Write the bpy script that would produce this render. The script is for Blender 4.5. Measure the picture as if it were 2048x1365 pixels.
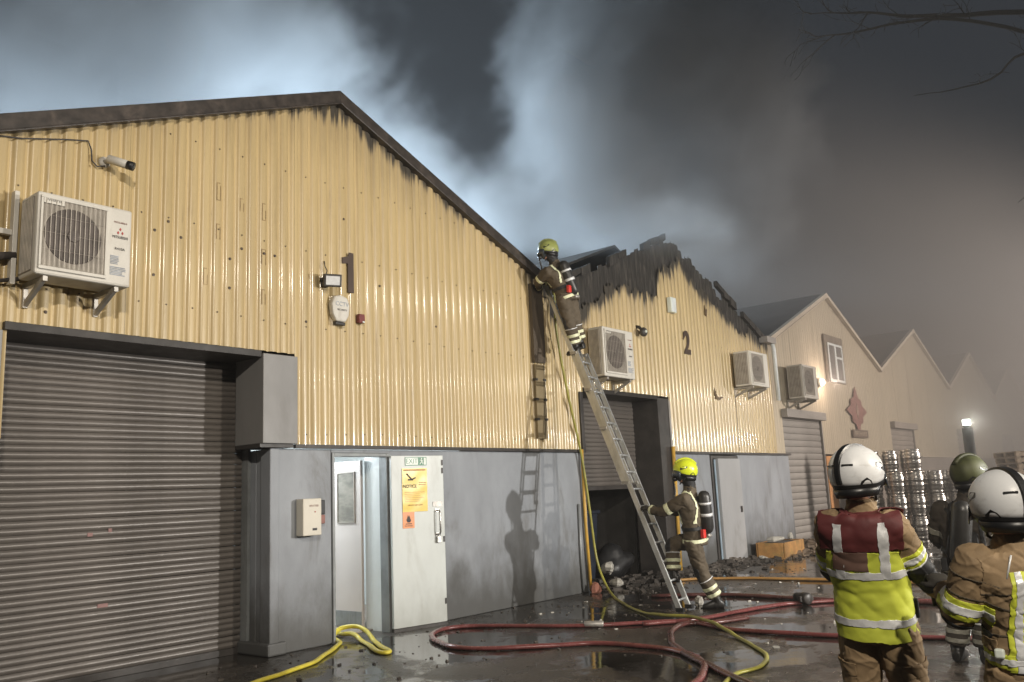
import bpy, bmesh, math, random
from mathutils import Vector, Matrix, noise
V = Vector
R = math.radians
random.seed(11)
scn = bpy.context.scene
for o in list(bpy.data.objects):
    bpy.data.objects.remove(o)
col = scn.collection

# ------------------------------------------------------------------ camera
cam_d = bpy.data.cameras.new("camera")
cam_d.sensor_width = 36.0
cam_d.lens = 30.49
cam_d.clip_start = 0.05
cam_d.clip_end = 500
cam = bpy.data.objects.new("camera", cam_d)
col.objects.link(cam)
CAM = V((-6.5664, -7.9980, 1.5530))
_yaw, _pitch, _roll = 0.8896637, 0.1742901, -0.0448094
_f = V((math.cos(_pitch) * math.sin(_yaw), math.cos(_pitch) * math.cos(_yaw), math.sin(_pitch)))
_r0 = V((math.cos(_yaw), -math.sin(_yaw), 0))
_u0 = _r0.cross(_f)
_r = math.cos(_roll) * _r0 + math.sin(_roll) * _u0
_u = -math.sin(_roll) * _r0 + math.cos(_roll) * _u0
cam.matrix_world = Matrix(((_r.x, _u.x, -_f.x, CAM.x), (_r.y, _u.y, -_f.y, CAM.y), (_r.z, _u.z, -_f.z, CAM.z), (0, 0, 0, 1)))
scn.camera = cam

# ------------------------------------------------------------------ night sky
world = bpy.data.worlds.new("World")
scn.world = world
world.use_nodes = True
bg = world.node_tree.nodes["Background"]
bg.inputs[0].default_value = (0.42, 0.52, 0.68, 1)
bg.inputs[1].default_value = 0.045

# ------------------------------------------------------------------ lamps of the scene
def aim(o, target):
    o.rotation_euler = (V(target) - o.location).to_track_quat('-Z', 'Y').to_euler()

def spot(name, loc, target, watts, colour, cone, radius, blend=0.6):
    d = bpy.data.lights.new(name, 'SPOT')
    d.energy, d.color, d.spot_size, d.shadow_soft_size, d.spot_blend = watts, colour, R(cone), radius, blend
    o = bpy.data.objects.new(name, d)
    col.objects.link(o)
    o.location = loc
    aim(o, target)
    return o

def point(name, loc, watts, colour, radius):
    d = bpy.data.lights.new(name, 'POINT')
    d.energy, d.color, d.shadow_soft_size = watts, colour, radius
    o = bpy.data.objects.new(name, d)
    col.objects.link(o)
    o.location = loc
    return o

WARM, COOL, BLUE = (1.0, 0.90, 0.76), (1.0, 0.96, 0.90), (0.68, 0.85, 1.0)
# street lamp behind the photographer, the fire engine's scene lights in the yard
spot("street_lamp_light", (-9.0, -12.5, 7.8), (1.0, 0, 2.2), 4500, WARM, 84, 0.16, 0.35)
spot("scene_light_low", (5.2, -12.0, 3.1), (3.6, 0, 1.8), 4200, COOL, 96, 0.09, 0.4)
spot("scene_light_mast", (1.5, -14.0, 4.9), (2.5, 0, 2.0), 2600, WARM, 80, 0.10, 0.4)
# floodlights of the crews working behind the building, in the smoke
point("rear_floodlight", (1.2, 13.5, 9.6), 1050, BLUE, 0.6)
point("rear_floodlight.001", (5.4, 14.0, 10.9), 1800, BLUE, 0.6)
point("rear_floodlight.002", (6.0, 8.0, 6.9), 4000, BLUE, 0.45)
point("plume_fill_light", (11.6, 10.5, 8.0), 2600, BLUE, 0.6)  # unseen fill lamp, added to brighten the middle plume
# unseen lamp added to brighten the far gables and haze
spot("far_gable_fill", (22.0, -14.0, 5.0), (24.0, 0.0, 1.8), 12000, (1.0, 0.88, 0.78), 112, 0.3, 0.6)

scn.view_settings.view_transform = 'Standard'
scn.view_settings.look = 'None'
scn.view_settings.exposure = 0.0
scn.view_settings.gamma = 1.0
scn.view_settings.use_curve_mapping = False
scn.render.engine = 'CYCLES'
cy = scn.cycles
cy.max_bounces = 5
cy.diffuse_bounces = 3
cy.glossy_bounces = 3
cy.transmission_bounces = 4
cy.volume_bounces = 0
cy.transparent_max_bounces = 8
cy.volume_step_rate = 2.0
cy.volume_max_steps = 256
cy.use_denoising = True
cy.use_adaptive_sampling = True
cy.adaptive_threshold = 0.02
cy.sample_clamp_indirect = 6.0
cy.caustics_reflective = False
cy.caustics_refractive = False

# ------------------------------------------------------------------ material helper
class NT:
    def __init__(s, nt):
        s.nt = nt
    def n(s, t, **kw):
        x = s.nt.nodes.new(t)
        for k, v in kw.items():
            setattr(x, k, v)
        return x
    def link(s, a, b):
        s.nt.links.new(a, b)
    def put(s, sock, v):
        if hasattr(v, 'is_output') or isinstance(v, bpy.types.NodeSocket):
            s.link(v, sock)
        else:
            sock.default_value = v
    def math(s, op, a, b=0.0, c=None, clamp=False):
        x = s.n('ShaderNodeMath', operation=op)
        x.use_clamp = clamp
        s.put(x.inputs[0], a)
        s.put(x.inputs[1], b)
        if c is not None:
            s.put(x.inputs[2], c)
        return x.outputs[0]
    def mix(s, f, a, b):
        x = s.n('ShaderNodeMix', data_type='RGBA')
        s.put(x.inputs[0], f)
        s.put(x.inputs[6], a if not isinstance(a, tuple) else (*a[:3], 1))
        s.put(x.inputs[7], b if not isinstance(b, tuple) else (*b[:3], 1))
        return x.outputs[2]
    def noise(s, vec, scale, detail=4, rough=0.55, dist=0.0):
        x = s.n('ShaderNodeTexNoise')
        s.put(x.inputs['Vector'], vec)
        x.inputs['Scale'].default_value = scale
        x.inputs['Detail'].default_value = detail
        x.inputs['Roughness'].default_value = rough
        x.inputs['Distortion'].default_value = dist
        return x.outputs[0]
    def scaled(s, vec, sc, off=(0, 0, 0)):
        x = s.n('ShaderNodeMapping')
        s.put(x.inputs[0], vec)
        x.inputs[1].default_value = off
        x.inputs[3].default_value = sc
        return x.outputs[0]
    def ramp(s, f, lo, hi):
        x = s.n('ShaderNodeMapRange')
        x.interpolation_type = 'SMOOTHSTEP'
        s.put(x.inputs[0], f)
        x.inputs[1].default_value = lo
        x.inputs[2].default_value = hi
        return x.outputs[0]

def mat(name, colour, rough=0.5, metal=0.0, var=0.25, vscale=4.0, stretch=(1, 1, 1), bump=0.0, bscale=60.0,
        dirt=None, rvar=0.12, spec=0.5, coat=0.0, bdist=0.004):
    m = bpy.data.materials.new(name)
    m.use_nodes = True
    t = NT(m.node_tree)
    b = m.node_tree.nodes["Principled BSDF"]
    tc = t.n('ShaderNodeTexCoord').outputs['Object']
    p = t.scaled(tc, stretch)
    n1 = t.noise(p, vscale, 5, 0.6)
    k = t.ramp(n1, 0.3, 0.7)
    dark = tuple(c * (1 - var) for c in colour)
    lite = tuple(min(1, c * (1 + var * 0.55)) for c in colour)
    c = t.mix(k, dark, lite)
    if dirt:
        dc, amt, dsc, dst = dirt
        dn = t.noise(t.scaled(tc, dst, (3.1, 1.7, 5.2)), dsc, 6, 0.65, 0.4)
        c = t.mix(t.math('MULTIPLY', t.ramp(dn, 0.5, 0.72), amt), c, dc)
    t.link(c, b.inputs['Base Color'])
    n2 = t.noise(p, vscale * 2.3, 3)
    t.link(t.math('ADD', t.math('MULTIPLY', t.math('SUBTRACT', n2, 0.5), rvar * 2), rough, clamp=True), b.inputs['Roughness'])
    b.inputs['Metallic'].default_value = metal
    b.inputs['Specular IOR Level'].default_value = spec
    b.inputs['Coat Weight'].default_value = coat
    if bump:
        bp = t.n('ShaderNodeBump')
        bp.inputs['Strength'].default_value = bump
        bp.inputs['Distance'].default_value = bdist
        t.link(t.noise(p, bscale, 4), bp.inputs['Height'])
        t.link(bp.outputs[0], b.inputs['Normal'])
    return m

def clad_mat(name, colour, sootcol=(0.018, 0.016, 0.014), rough=0.30):
    """Painted corrugated sheet: streaky weathering, soot licking down from the roof edge (mesh attributes 'drop' and 'lick')."""
    m = bpy.data.materials.new(name)
    m.use_nodes = True
    t = NT(m.node_tree)
    b = m.node_tree.nodes["Principled BSDF"]
    tc = t.n('ShaderNodeTexCoord').outputs['Object']
    st = t.noise(t.scaled(tc, (9, 9, 0.35)), 1.0, 6, 0.65)
    big = t.noise(t.scaled(tc, (1, 1, 0.8)), 0.7, 4)
    c = t.mix(t.ramp(st, 0.25, 0.75), tuple(x * 0.80 for x in colour), tuple(min(1, x * 1.07) for x in colour))
    c = t.mix(t.math('MULTIPLY', t.ramp(big, 0.35, 0.7), 0.35), c, tuple(x * y for x, y in zip(colour, (0.84, 0.82, 0.74))))
    # rusty / grubby drips
    dr = t.noise(t.scaled(tc, (15, 15, 1.1), (2, 5, 1)), 1.0, 5, 0.7)
    c = t.mix(t.math('MULTIPLY', t.ramp(dr, 0.57, 0.78), 0.55), c, (0.20, 0.14, 0.08))
    # smoke staining
    ad = t.n('ShaderNodeAttribute', attribute_name='drop').outputs['Fac']
    al = t.n('ShaderNodeAttribute', attribute_name='lick').outputs['Fac']
    sn = t.noise(t.scaled(tc, (7.5, 7.5, 0.25), (1.3, 0, 4)), 1.0, 3, 0.75)
    sn2 = t.noise(tc, 9, 4, 0.7)
    reach = t.math('MULTIPLY', al, t.math('ADD', t.math('MULTIPLY', t.ramp(sn, 0.3, 0.75), 1.25), t.math('MULTIPLY', sn2, 0.35)))
    d = t.math('SUBTRACT', reach, ad)
    soot = t.ramp(d, -0.10, 0.09)
    haze = t.math('MULTIPLY', t.ramp(t.math('SUBTRACT', t.math('MULTIPLY', reach, 2.6), ad), -0.4, 0.5), 0.35)
    c = t.mix(haze, c, (0.16, 0.12, 0.08))
    c = t.mix(t.math('MULTIPLY', soot, 0.94), c, sootcol)
    t.link(c, b.inputs['Base Color'])
    t.link(t.math('ADD', t.math('ADD', rough, t.math('MULTIPLY', st, 0.12)), t.math('MULTIPLY', soot, 0.4)), b.inputs['Roughness'])
    b.inputs['Coat Weight'].default_value = 0.22 if rough < 0.4 else 0.0
    b.inputs['Coat Roughness'].default_value = 0.10
    bp = t.n('ShaderNodeBump')
    bp.inputs['Strength'].default_value = 0.25
    bp.inputs['Distance'].default_value = 0.01
    t.link(t.noise(t.scaled(tc, (3, 3, 1.2)), 2.2, 3), bp.inputs['Height'])
    t.link(bp.outputs[0], b.inputs['Normal'])
    return m

M = {}
M['clad'] = clad_mat('cream_cladding', (0.535, 0.412, 0.215), rough=0.28)
M['clad_far'] = clad_mat('pale_cladding', (0.50, 0.43, 0.32), rough=0.5)
M['char'] = mat('charred_sheet', (0.024, 0.021, 0.018), 0.8, 0, 0.6, 5, (6, 6, 0.7), 0.5, 30, dirt=((0.10, 0.088, 0.076), 0.6, 3.0, (5, 5, 0.6)))
M['fascia'] = mat('dark_fascia', (0.040, 0.032, 0.027), 0.45, 0, 0.5, 3, (3, 3, 3), 0.2, 30, dirt=((0.11, 0.085, 0.07), 0.6, 4.0, (1, 1, 1)))
M['roof'] = mat('roof_sheeting', (0.060, 0.053, 0.048), 0.85, 0, 0.4, 2, (1, 1, 1), 0.3, 20)
M['grey_wall'] = mat('grey_painted_render', (0.285, 0.305, 0.335), 0.55, 0, 0.16, 1.6, (1, 1, 0.5), 0.35, 45,
                     dirt=((0.13, 0.127, 0.12), 0.65, 1.7, (1.4, 1.4, 0.45)))
def base_grime(m, z0, z1, colour, amt):
    t = NT(m.node_tree)
    b = m.node_tree.nodes["Principled BSDF"]
    old = b.inputs['Base Color'].links[0].from_socket
    tc = t.n('ShaderNodeTexCoord').outputs['Object']
    sep = t.n('ShaderNodeSeparateXYZ')
    t.link(tc, sep.inputs[0])
    nz = t.noise(t.scaled(tc, (1.5, 1.5, 0.9)), 1.1, 6, 0.62)
    hgt = t.math('SUBTRACT', sep.outputs[2], t.math('MULTIPLY', t.math('SUBTRACT', nz, 0.46), 1.7))
    f = t.math('SUBTRACT', 1.0, t.ramp(hgt, z0, z1))
    t.link(t.mix(t.math('MULTIPLY', f, amt), old, colour), b.inputs['Base Color'])
base_grime(M['grey_wall'], 0.02, 0.95, (0.055, 0.053, 0.046), 0.85)
M['grey_box'] = mat('grey_sheet_box', (0.23, 0.225, 0.22), 0.5, 0, 0.15, 1.5, (1, 1, 0.5), 0.15, 20, dirt=((0.12, 0.11, 0.1), 0.5, 1.6, (1, 1, 0.4)))
M['slat'] = mat('grimy_shutter_steel', (0.345, 0.312, 0.285), 0.40, 0.15, 0.30, 1.6, (1.0, 1, 4), 0.15, 60,
                dirt=((0.05, 0.042, 0.036), 0.6, 1.3, (0.5, 1, 2.2)))
base_grime(M['slat'], 0.0, 1.7, (0.05, 0.043, 0.037), 0.7)
M['grey_shutter'] = mat('grey_shutter', (0.30, 0.28, 0.26), 0.5, 0.1, 0.15, 1.5, (1, 1, 2), 0.1, 30)
M['dark'] = mat('dark_painted_steel', (0.045, 0.040, 0.037), 0.5, 0, 0.4, 3, (1, 1, 1), 0.1, 30)
M['hood'] = mat('dark_hood', (0.024, 0.020, 0.017), 0.55, 0, 0.4, 3)  # very dark brown for the hood over the shutter
M['black'] = mat('black_plastic', (0.014, 0.014, 0.015), 0.45, 0, 0.3, 6)
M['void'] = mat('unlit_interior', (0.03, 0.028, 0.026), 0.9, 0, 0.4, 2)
M['white_door'] = mat('off_white_door', (0.60, 0.635, 0.62), 0.42, 0, 0.08, 1.4, (1, 1, 0.5), 0.06, 25, dirt=((0.33, 0.33, 0.29), 0.45, 1.8, (1.5, 1.5, 0.5)))
base_grime(M['white_door'], -0.3, 0.6, (0.25, 0.25, 0.22), 0.6)
M['pink_door'] = mat('pale_inner_door', (0.58, 0.53, 0.50), 0.5, 0, 0.06, 1.5)
M['white_paint'] = mat('white_interior_paint', (0.74, 0.78, 0.78), 0.4, 0, 0.06, 2, dirt=((0.42, 0.46, 0.45), 0.5, 2.2, (1, 1, 0.7)))
M['door_frame'] = mat('grey_metal_frame', (0.26, 0.275, 0.28), 0.4, 0.2, 0.2, 3, dirt=((0.10, 0.10, 0.09), 0.5, 3, (2, 2, 0.5)))
M['ac_white'] = mat('aged_white_casing', (0.60, 0.575, 0.52), 0.45, 0, 0.07, 3, (1, 1, 0.5), 0, 1, dirt=((0.30, 0.26, 0.20), 0.45, 2.5, (2, 2, 0.8)))
M['ac_grille'] = mat('grille_backing', (0.30, 0.27, 0.23), 0.6, 0, 0.2, 8, dirt=((0.14, 0.12, 0.10), 0.5, 6, (1, 1, 1)))
M['ac_dark'] = mat('fan_recess', (0.095, 0.078, 0.068), 0.6, 0, 0.3, 9)
M['wire'] = mat('wire_guard', (0.50, 0.46, 0.40), 0.4, 0.3, 0.2, 8)
M['galv'] = mat('galvanised_bracket', (0.42, 0.40, 0.37), 0.45, 0.5, 0.25, 8, (1, 1, 1), 0.05, 60)
M['alu'] = mat('ladder_aluminium', (0.62, 0.63, 0.63), 0.38, 0.75, 0.2, 8, (1, 1, 0.3), 0.06, 60)
M['steel'] = mat('keg_steel', (0.56, 0.54, 0.51), 0.32, 1.0, 0.2, 6, (1, 1, 1), 0.08, 25)
M['brown'] = mat('brown_number', (0.060, 0.036, 0.024), 0.5, 0, 0.2, 5)
M['red'] = mat('red_enamel', (0.42, 0.035, 0.03), 0.4, 0, 0.15, 6)
M['red_dull'] = mat('faded_red', (0.27, 0.125, 0.105), 0.6, 0, 0.2, 4)
M['maroon'] = mat('dark_red_box', (0.16, 0.03, 0.028), 0.45, 0, 0.2, 6)
M['ink'] = mat('dark_ink', (0.04, 0.038, 0.042), 0.6, 0, 0.1, 6)
M['ink_blue'] = mat('label_print', (0.30, 0.33, 0.38), 0.6, 0, 0.35, 25)
M['exit_green'] = mat('sign_green', (0.02, 0.17, 0.075), 0.4, 0, 0.1, 5)
M['sign_white'] = mat('sign_white', (0.70, 0.76, 0.70), 0.4, 0, 0.05, 5)
M['yellow_sign'] = mat('yellow_laminate', (0.78, 0.57, 0.08), 0.32, 0, 0.06, 5, (1, 1, 1), 0.15, 12, rvar=0.05)
M['orange_sign'] = mat('orange_label', (0.76, 0.28, 0.09), 0.35, 0, 0.08, 5)
M['glass_wired'] = mat('dusty_wired_glass', (0.22, 0.205, 0.175), 0.22, 0, 0.35, 5, (1, 1, 2.5))
M['window_glass'] = mat('dim_window_glass', (0.20, 0.19, 0.18), 0.15, 0, 0.2, 2)
M['pipe_yellow'] = mat('yellow_gas_pipe', (0.60, 0.36, 0.06), 0.45, 0, 0.25, 5, (2, 2, 0.6), dirt=((0.2, 0.13, 0.05), 0.6, 4, (2, 2, 0.7)))
M['hose_yellow'] = mat('yellow_hose', (0.66, 0.56, 0.06), 0.35, 0, 0.15, 7, (1, 1, 1), 0.2, 120)
M['hose_green'] = mat('lime_yellow_hose', (0.34, 0.32, 0.06), 0.35, 0, 0.2, 6, (1, 1, 1), 0.2, 120, dirt=((0.12, 0.11, 0.05), 0.5, 3, (1, 1, 1)))
M['hose_red'] = mat('red_hose', (0.165, 0.050, 0.048), 0.26, 0, 0.2, 5, (1, 1, 1), 0.2, 120, dirt=((0.09, 0.035, 0.03), 0.5, 2.5, (1, 1, 1)))
M['hose_dark'] = mat('dark_red_hose', (0.10, 0.038, 0.034), 0.25, 0, 0.3, 5, (1, 1, 1), 0.2, 120)
M['hose_orange'] = mat('orange_hose', (0.40, 0.22, 0.07), 0.35, 0, 0.2, 5)
M['orange_brick'] = mat('orange_painted_brick', (0.62, 0.30, 0.11), 0.7, 0, 0.2, 5, (1, 1, 1), 0.4, 30)
M['render_far'] = mat('pale_render', (0.52, 0.45, 0.36), 0.75, 0, 0.12, 1.2, (1, 1, 0.6), 0.2, 25)
M['far_wall'] = mat('far_base_wall', (0.30, 0.26, 0.225), 0.8, 0, 0.2, 1.2, (1, 1, 0.6), 0.2, 25)
M['bin_blue'] = mat('dark_blue_bin', (0.018, 0.024, 0.04), 0.45, 0, 0.25, 4)
M['crate'] = mat('battered_orange_box', (0.42, 0.22, 0.07), 0.7, 0, 0.35, 5, (1, 1, 1), 0.4, 20, dirt=((0.2, 0.18, 0.06), 0.6, 3, (1, 1, 1)))
M['wood'] = mat('pallet_timber', (0.36, 0.28, 0.20), 0.75, 0, 0.3, 3, (1, 6, 6), 0.3, 30)
M['paper'] = mat('white_scrap', (0.50, 0.48, 0.43), 0.7, 0, 0.35, 5, dirt=((0.2, 0.17, 0.14), 0.7, 6, (1, 1, 1)))
M['rubble'] = mat('burnt_rubble', (0.060, 0.050, 0.042), 0.8, 0, 0.6, 2.5, (1, 1, 1), 0.5, 20, dirt=((0.20, 0.175, 0.15), 0.6, 1.4, (1, 1, 1)))
M['bark'] = mat('bark', (0.010, 0.009, 0.008), 0.85, 0, 0.3, 6, (3, 3, 0.6), 0.6, 25)
# clothing
M['tunic'] = mat('olive_brown_tunic', (0.098, 0.076, 0.050), 0.8, 0, 0.18, 4, (1, 1, 1), 0.35, 260, bdist=0.002, dirt=((0.075, 0.058, 0.038), 0.5, 2.4, (1, 1, 1)))
M['tunic_tan'] = mat('tan_tunic', (0.275, 0.190, 0.105), 0.8, 0, 0.14, 4, (1, 1, 1), 0.35, 260, bdist=0.002, dirt=((0.18, 0.125, 0.07), 0.4, 2.4, (1, 1, 1)))
M['tunic_dimmed'] = mat('dimmed_tunic', (0.045, 0.036, 0.028), 0.85, 0, 0.25, 4, (1, 1, 1), 0.3, 220, bdist=0.002)  # rear firefighter's dimness in the haze put into the cloth colour
M['patch'] = mat('black_reinforcement', (0.016, 0.016, 0.017), 0.65, 0, 0.3, 8, (1, 1, 1), 0.3, 200)
M['glove'] = mat('dark_glove', (0.030, 0.027, 0.022), 0.7, 0, 0.4, 9, (1, 1, 1), 0.3, 90)
M['boot'] = mat('black_boot', (0.014, 0.013, 0.012), 0.4, 0, 0.4, 8)
M['band_silver'] = mat('silver_tape', (0.72, 0.73, 0.74), 0.35, 0.1, 0.12, 18, (1, 1, 1), 0.25, 90)
M['band_pale'] = mat('pale_lime_tape', (0.74, 0.76, 0.52), 0.4, 0, 0.08, 12)
M['band_lime'] = mat('lime_tape', (0.62, 0.68, 0.06), 0.5, 0, 0.08, 12)
M['hiviz'] = mat('hi_vis_yellow', (0.56, 0.62, 0.065), 0.62, 0, 0.08, 4, (1, 1, 0.5), 0.2, 140, bdist=0.002)
M['yoke_red'] = mat('dark_red_yoke', (0.105, 0.018, 0.019), 0.65, 0, 0.12, 4, (1, 1, 1), 0.2, 140, bdist=0.002)
M['label_panel'] = mat('dull_back_panel', (0.15, 0.085, 0.065), 0.7, 0, 0.15, 5)
M['helmet_white'] = mat('white_helmet_shell', (0.72, 0.73, 0.74), 0.36, 0, 0.05, 4, coat=0.05, rvar=0.2, dirt=((0.33, 0.31, 0.28), 0.5, 9, (1, 1, 1.6)))
M['helmet_yellow'] = mat('lime_helmet_shell', (0.62, 0.70, 0.03), 0.28, 0, 0.05, 4, coat=0.3)
M['helmet_dimmed'] = mat('dimmed_lime_helmet', (0.050, 0.056, 0.016), 0.6, 0, 0.5, 6, dirt=((0.02, 0.02, 0.016), 1.0, 2.6, (1, 1, 1)))  # lime shell darkened: the dimness of the haze is in its colour
M['helmet_pale'] = mat('pale_lime_helmet', (0.30, 0.335, 0.10), 0.4, 0, 0.2, 6, dirt=((0.1, 0.1, 0.06), 0.6, 7, (1, 1, 1)))
M['band_dull'] = mat('dimmed_tape', (0.26, 0.25, 0.21), 0.5, 0, 0.2, 12)  # tape for the rear firefighter, haze dimness put into the colour
M['helmet_trim'] = mat('black_helmet_trim', (0.012, 0.012, 0.013), 0.38, 0, 0.2, 8)
M['skin'] = mat('skin', (0.50, 0.27, 0.185), 0.5, 0, 0.08, 12, (1, 1, 1), 0.1, 120)
M['hair'] = mat('dark_hair', (0.02, 0.015, 0.011), 0.7, 0, 0.3, 30)
M['cylinder'] = mat('air_cylinder', (0.030, 0.029, 0.028), 0.4, 0, 0.3, 5)
M['visor'] = mat('smoked_visor', (0.05, 0.06, 0.07), 0.1, 0, 0.1, 5, coat=0.5)
M['safety_red'] = mat('red_gauge', (0.62, 0.04, 0.03), 0.35, 0, 0.1, 5)
M['copper'] = mat('pipe_lagging', (0.06, 0.05, 0.045), 0.8, 0, 0.3, 8)
M['glue'] = mat('old_adhesive', (0.30, 0.20, 0.09), 0.6, 0, 0.4, 20)
def emit_mat(name, colour, power):
    m = bpy.data.materials.new(name)
    m.use_nodes = True
    b = m.node_tree.nodes["Principled BSDF"]
    b.inputs['Base Color'].default_value = (0.8, 0.8, 0.8, 1)
    b.inputs['Emission Color'].default_value = (*colour, 1)
    b.inputs['Emission Strength'].default_value = power
    return m
M['lamp_white'] = emit_mat('lit_floodlight', (0.9, 1.0, 0.92), 9)
M['lamp_warm'] = emit_mat('lit_bulkhead', (1.0, 0.86, 0.74), 3)
M['tube'] = emit_mat('lit_tube', (0.72, 0.88, 1.0), 6)

# ------------------------------------------------------------------ mesh helper
class MB:
    def __init__(s):
        s.v, s.f, s.a = [], [], {}
    def add(s, vs, fs):
        k = len(s.v)
        s.v += [V(p) for p in vs]
        s.f += [tuple(i + k for i in f) for f in fs]
    def box(s, lo, hi, rot=None, c=None):
        x0, y0, z0 = lo
        x1, y1, z1 = hi
        vs = [V(p) for p in ((x0, y0, z0), (x1, y0, z0), (x1, y1, z0), (x0, y1, z0), (x0, y0, z1), (x1, y0, z1), (x1, y1, z1), (x0, y1, z1))]
        if rot is not None:
            c = V(c) if c is not None else (V(lo) + V(hi)) / 2
            vs = [rot @ (p - c) + c for p in vs]
        s.add(vs, [(0, 3, 2, 1), (4, 5, 6, 7), (0, 1, 5, 4), (1, 2, 6, 5), (2, 3, 7, 6), (3, 0, 4, 7)])
        return s
    def bar(s, a, b, w, h, up=(0, 0, 1)):
        a, b = V(a), V(b)
        d = (b - a).normalized()
        x = d.cross(V(up))
        if x.length < 1e-4:
            x = d.cross(V((1, 0, 0)))
        x.normalize()
        y = x.cross(d)
        x, y = x * w / 2, y * h / 2
        s.add([a - x - y, a + x - y, a + x + y, a - x + y, b - x - y, b + x - y, b + x + y, b - x + y],
              [(0, 1, 2, 3), (7, 6, 5, 4), (0, 4, 5, 1), (1, 5, 6, 2), (2, 6, 7, 3), (3, 7, 4, 0)])
        return s
    def loft(s, rings, cap=True, closed=False):
        n = len(rings[0])
        vs = [p for r in rings for p in r]
        fs = []
        m = len(rings)
        for i in range(m if closed else m - 1):
            for j in range(n):
                a, b = i * n + j, i * n + (j + 1) % n
                i2 = (i + 1) % m
                fs.append((a, b, i2 * n + (j + 1) % n, i2 * n + j))
        if cap and not closed:
            fs.append(tuple(range(n - 1, -1, -1)))
            fs.append(tuple((m - 1) * n + j for j in range(n)))
        s.add(vs, fs)
        return s
    def tube(s, pts, rad, n=8, cap=True):
        pts = [V(p) for p in pts]
        rr = rad if isinstance(rad, (list, tuple)) else [rad] * len(pts)
        t0 = (pts[1] - pts[0]).normalized()
        x = t0.cross(V((0, 0, 1)))
        if x.length < 1e-3:
            x = t0.cross(V((1, 0, 0)))
        x.normalize()
        rings = []
        for i, p in enumerate(pts):
            t = (pts[min(i + 1, len(pts) - 1)] - pts[max(i - 1, 0)]).normalized()
            x = (x - t * x.dot(t)).normalized()
            y = t.cross(x)
            rings.append([p + (x * math.cos(2 * math.pi * j / n) + y * math.sin(2 * math.pi * j / n)) * rr[i] for j in range(n)])
        return s.loft(rings, cap)
    def ball(s, c, ax, nu=12, nv=8, rot=None):
        c = V(c)
        if not isinstance(ax, (list, tuple)):
            ax = (ax, ax, ax)
        rings = []
        for i in range(1, nv):
            ph = math.pi * i / nv
            ring = []
            for j in range(nu):
                th = 2 * math.pi * j / nu
                p = V((ax[0] * math.sin(ph) * math.cos(th), ax[1] * math.sin(ph) * math.sin(th), -ax[2] * math.cos(ph)))
                if rot is not None:
                    p = rot @ p
                ring.append(c + p)
            rings.append(ring)
        return s.loft(rings)
    def lathe(s, prof, n=16, at=(0, 0, 0), axis='z'):
        rings = []
        for r, h in prof:
            ring = []
            for j in range(n):
                a = 2 * math.pi * j / n
                p = (r * math.cos(a), r * math.sin(a), h)
                if axis == 'y':
                    p = (p[0], p[2], p[1])
                    p = (p[0], -p[1], p[2])
                ring.append(V(p) + V(at))
            rings.append(ring)
        return s.loft(rings)
    def poly_y(s, pts, y0, y1):
        """outline in the XZ plane, extruded from y0 (front) to y1"""
        n = len(pts)
        vs = [(x, y0, z) for x, z in pts] + [(x, y1, z) for x, z in pts]
        s.add(vs, [tuple(range(n)), tuple(range(2 * n - 1, n - 1, -1))] + [(i, i + n, (i + 1) % n + n, (i + 1) % n) for i in range(n)])
        return s
    def build(s, name, m, parent=None, smooth=False, bevel=0.0, loc=None):
        me = bpy.data.meshes.new(name)
        me.from_pydata([tuple(p) for p in s.v], [], s.f)
        for k, vals in s.a.items():
            at = me.attributes.new(k, 'FLOAT', 'POINT')
            at.data.foreach_set('value', vals)
        me.validate()
        bm = bmesh.new()
        bm.from_mesh(me)
        if not s.a:
            bmesh.ops.recalc_face_normals(bm, faces=bm.faces)
        bm.to_mesh(me)
        bm.free()
        if smooth:
            me.polygons.foreach_set('use_smooth', [True] * len(me.polygons))
        me.materials.append(M[m] if isinstance(m, str) else m)
        o = bpy.data.objects.new(name, me)
        col.objects.link(o)
        if parent is not None:
            o.parent = parent
        if loc is not None:
            o.location = loc
        if bevel:
            b = o.modifiers.new('bevel', 'BEVEL')
            b.width, b.segments, b.limit_method = bevel, 2, 'ANGLE'
            b.harden_normals = False
        return o

def tag(o, label=None, cat=None, group=None, kind=None):
    if label: o['label'] = label
    if cat: o['category'] = cat
    if group: o['group'] = group
    if kind: o['kind'] = kind
    return o

def thing(name, label, cat, loc=(0, 0, 0), rotz=0.0, group=None):
    o = bpy.data.objects.new(name, None)
    o.empty_display_size = 0.2
    col.objects.link(o)
    o.location = loc
    o.rotation_euler = (0, 0, rotz)
    return tag(o, label, cat, group)

def copy_part(o, parent, loc=None):
    c = o.copy()
    col.objects.link(c)
    c.parent = parent
    if loc is not None:
        c.location = loc
    return c

def lettering(name, text, size, m, loc, parent=None, align='CENTER', rot=(R(90), 0, 0), ext=0.001, sx=1.0, bold=0.0):
    cu = bpy.data.curves.new(name, 'FONT')
    cu.offset = bold
    cu.body, cu.size, cu.extrude, cu.align_x, cu.align_y = text, size, ext, align, 'CENTER'
    tmp = bpy.data.objects.new(name + "_tmp", cu)
    col.objects.link(tmp)
    me = bpy.data.meshes.new_from_object(tmp.evaluated_get(bpy.context.evaluated_depsgraph_get()))
    bpy.data.objects.remove(tmp)
    bpy.data.curves.remove(cu)
    me.materials.clear()
    me.materials.append(M[m] if isinstance(m, str) else m)
    o = bpy.data.objects.new(name, me)
    col.objects.link(o)
    o.parent = parent
    o.location = loc
    o.rotation_euler = rot
    o.scale = (sx, 1, 1)
    return o

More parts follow.
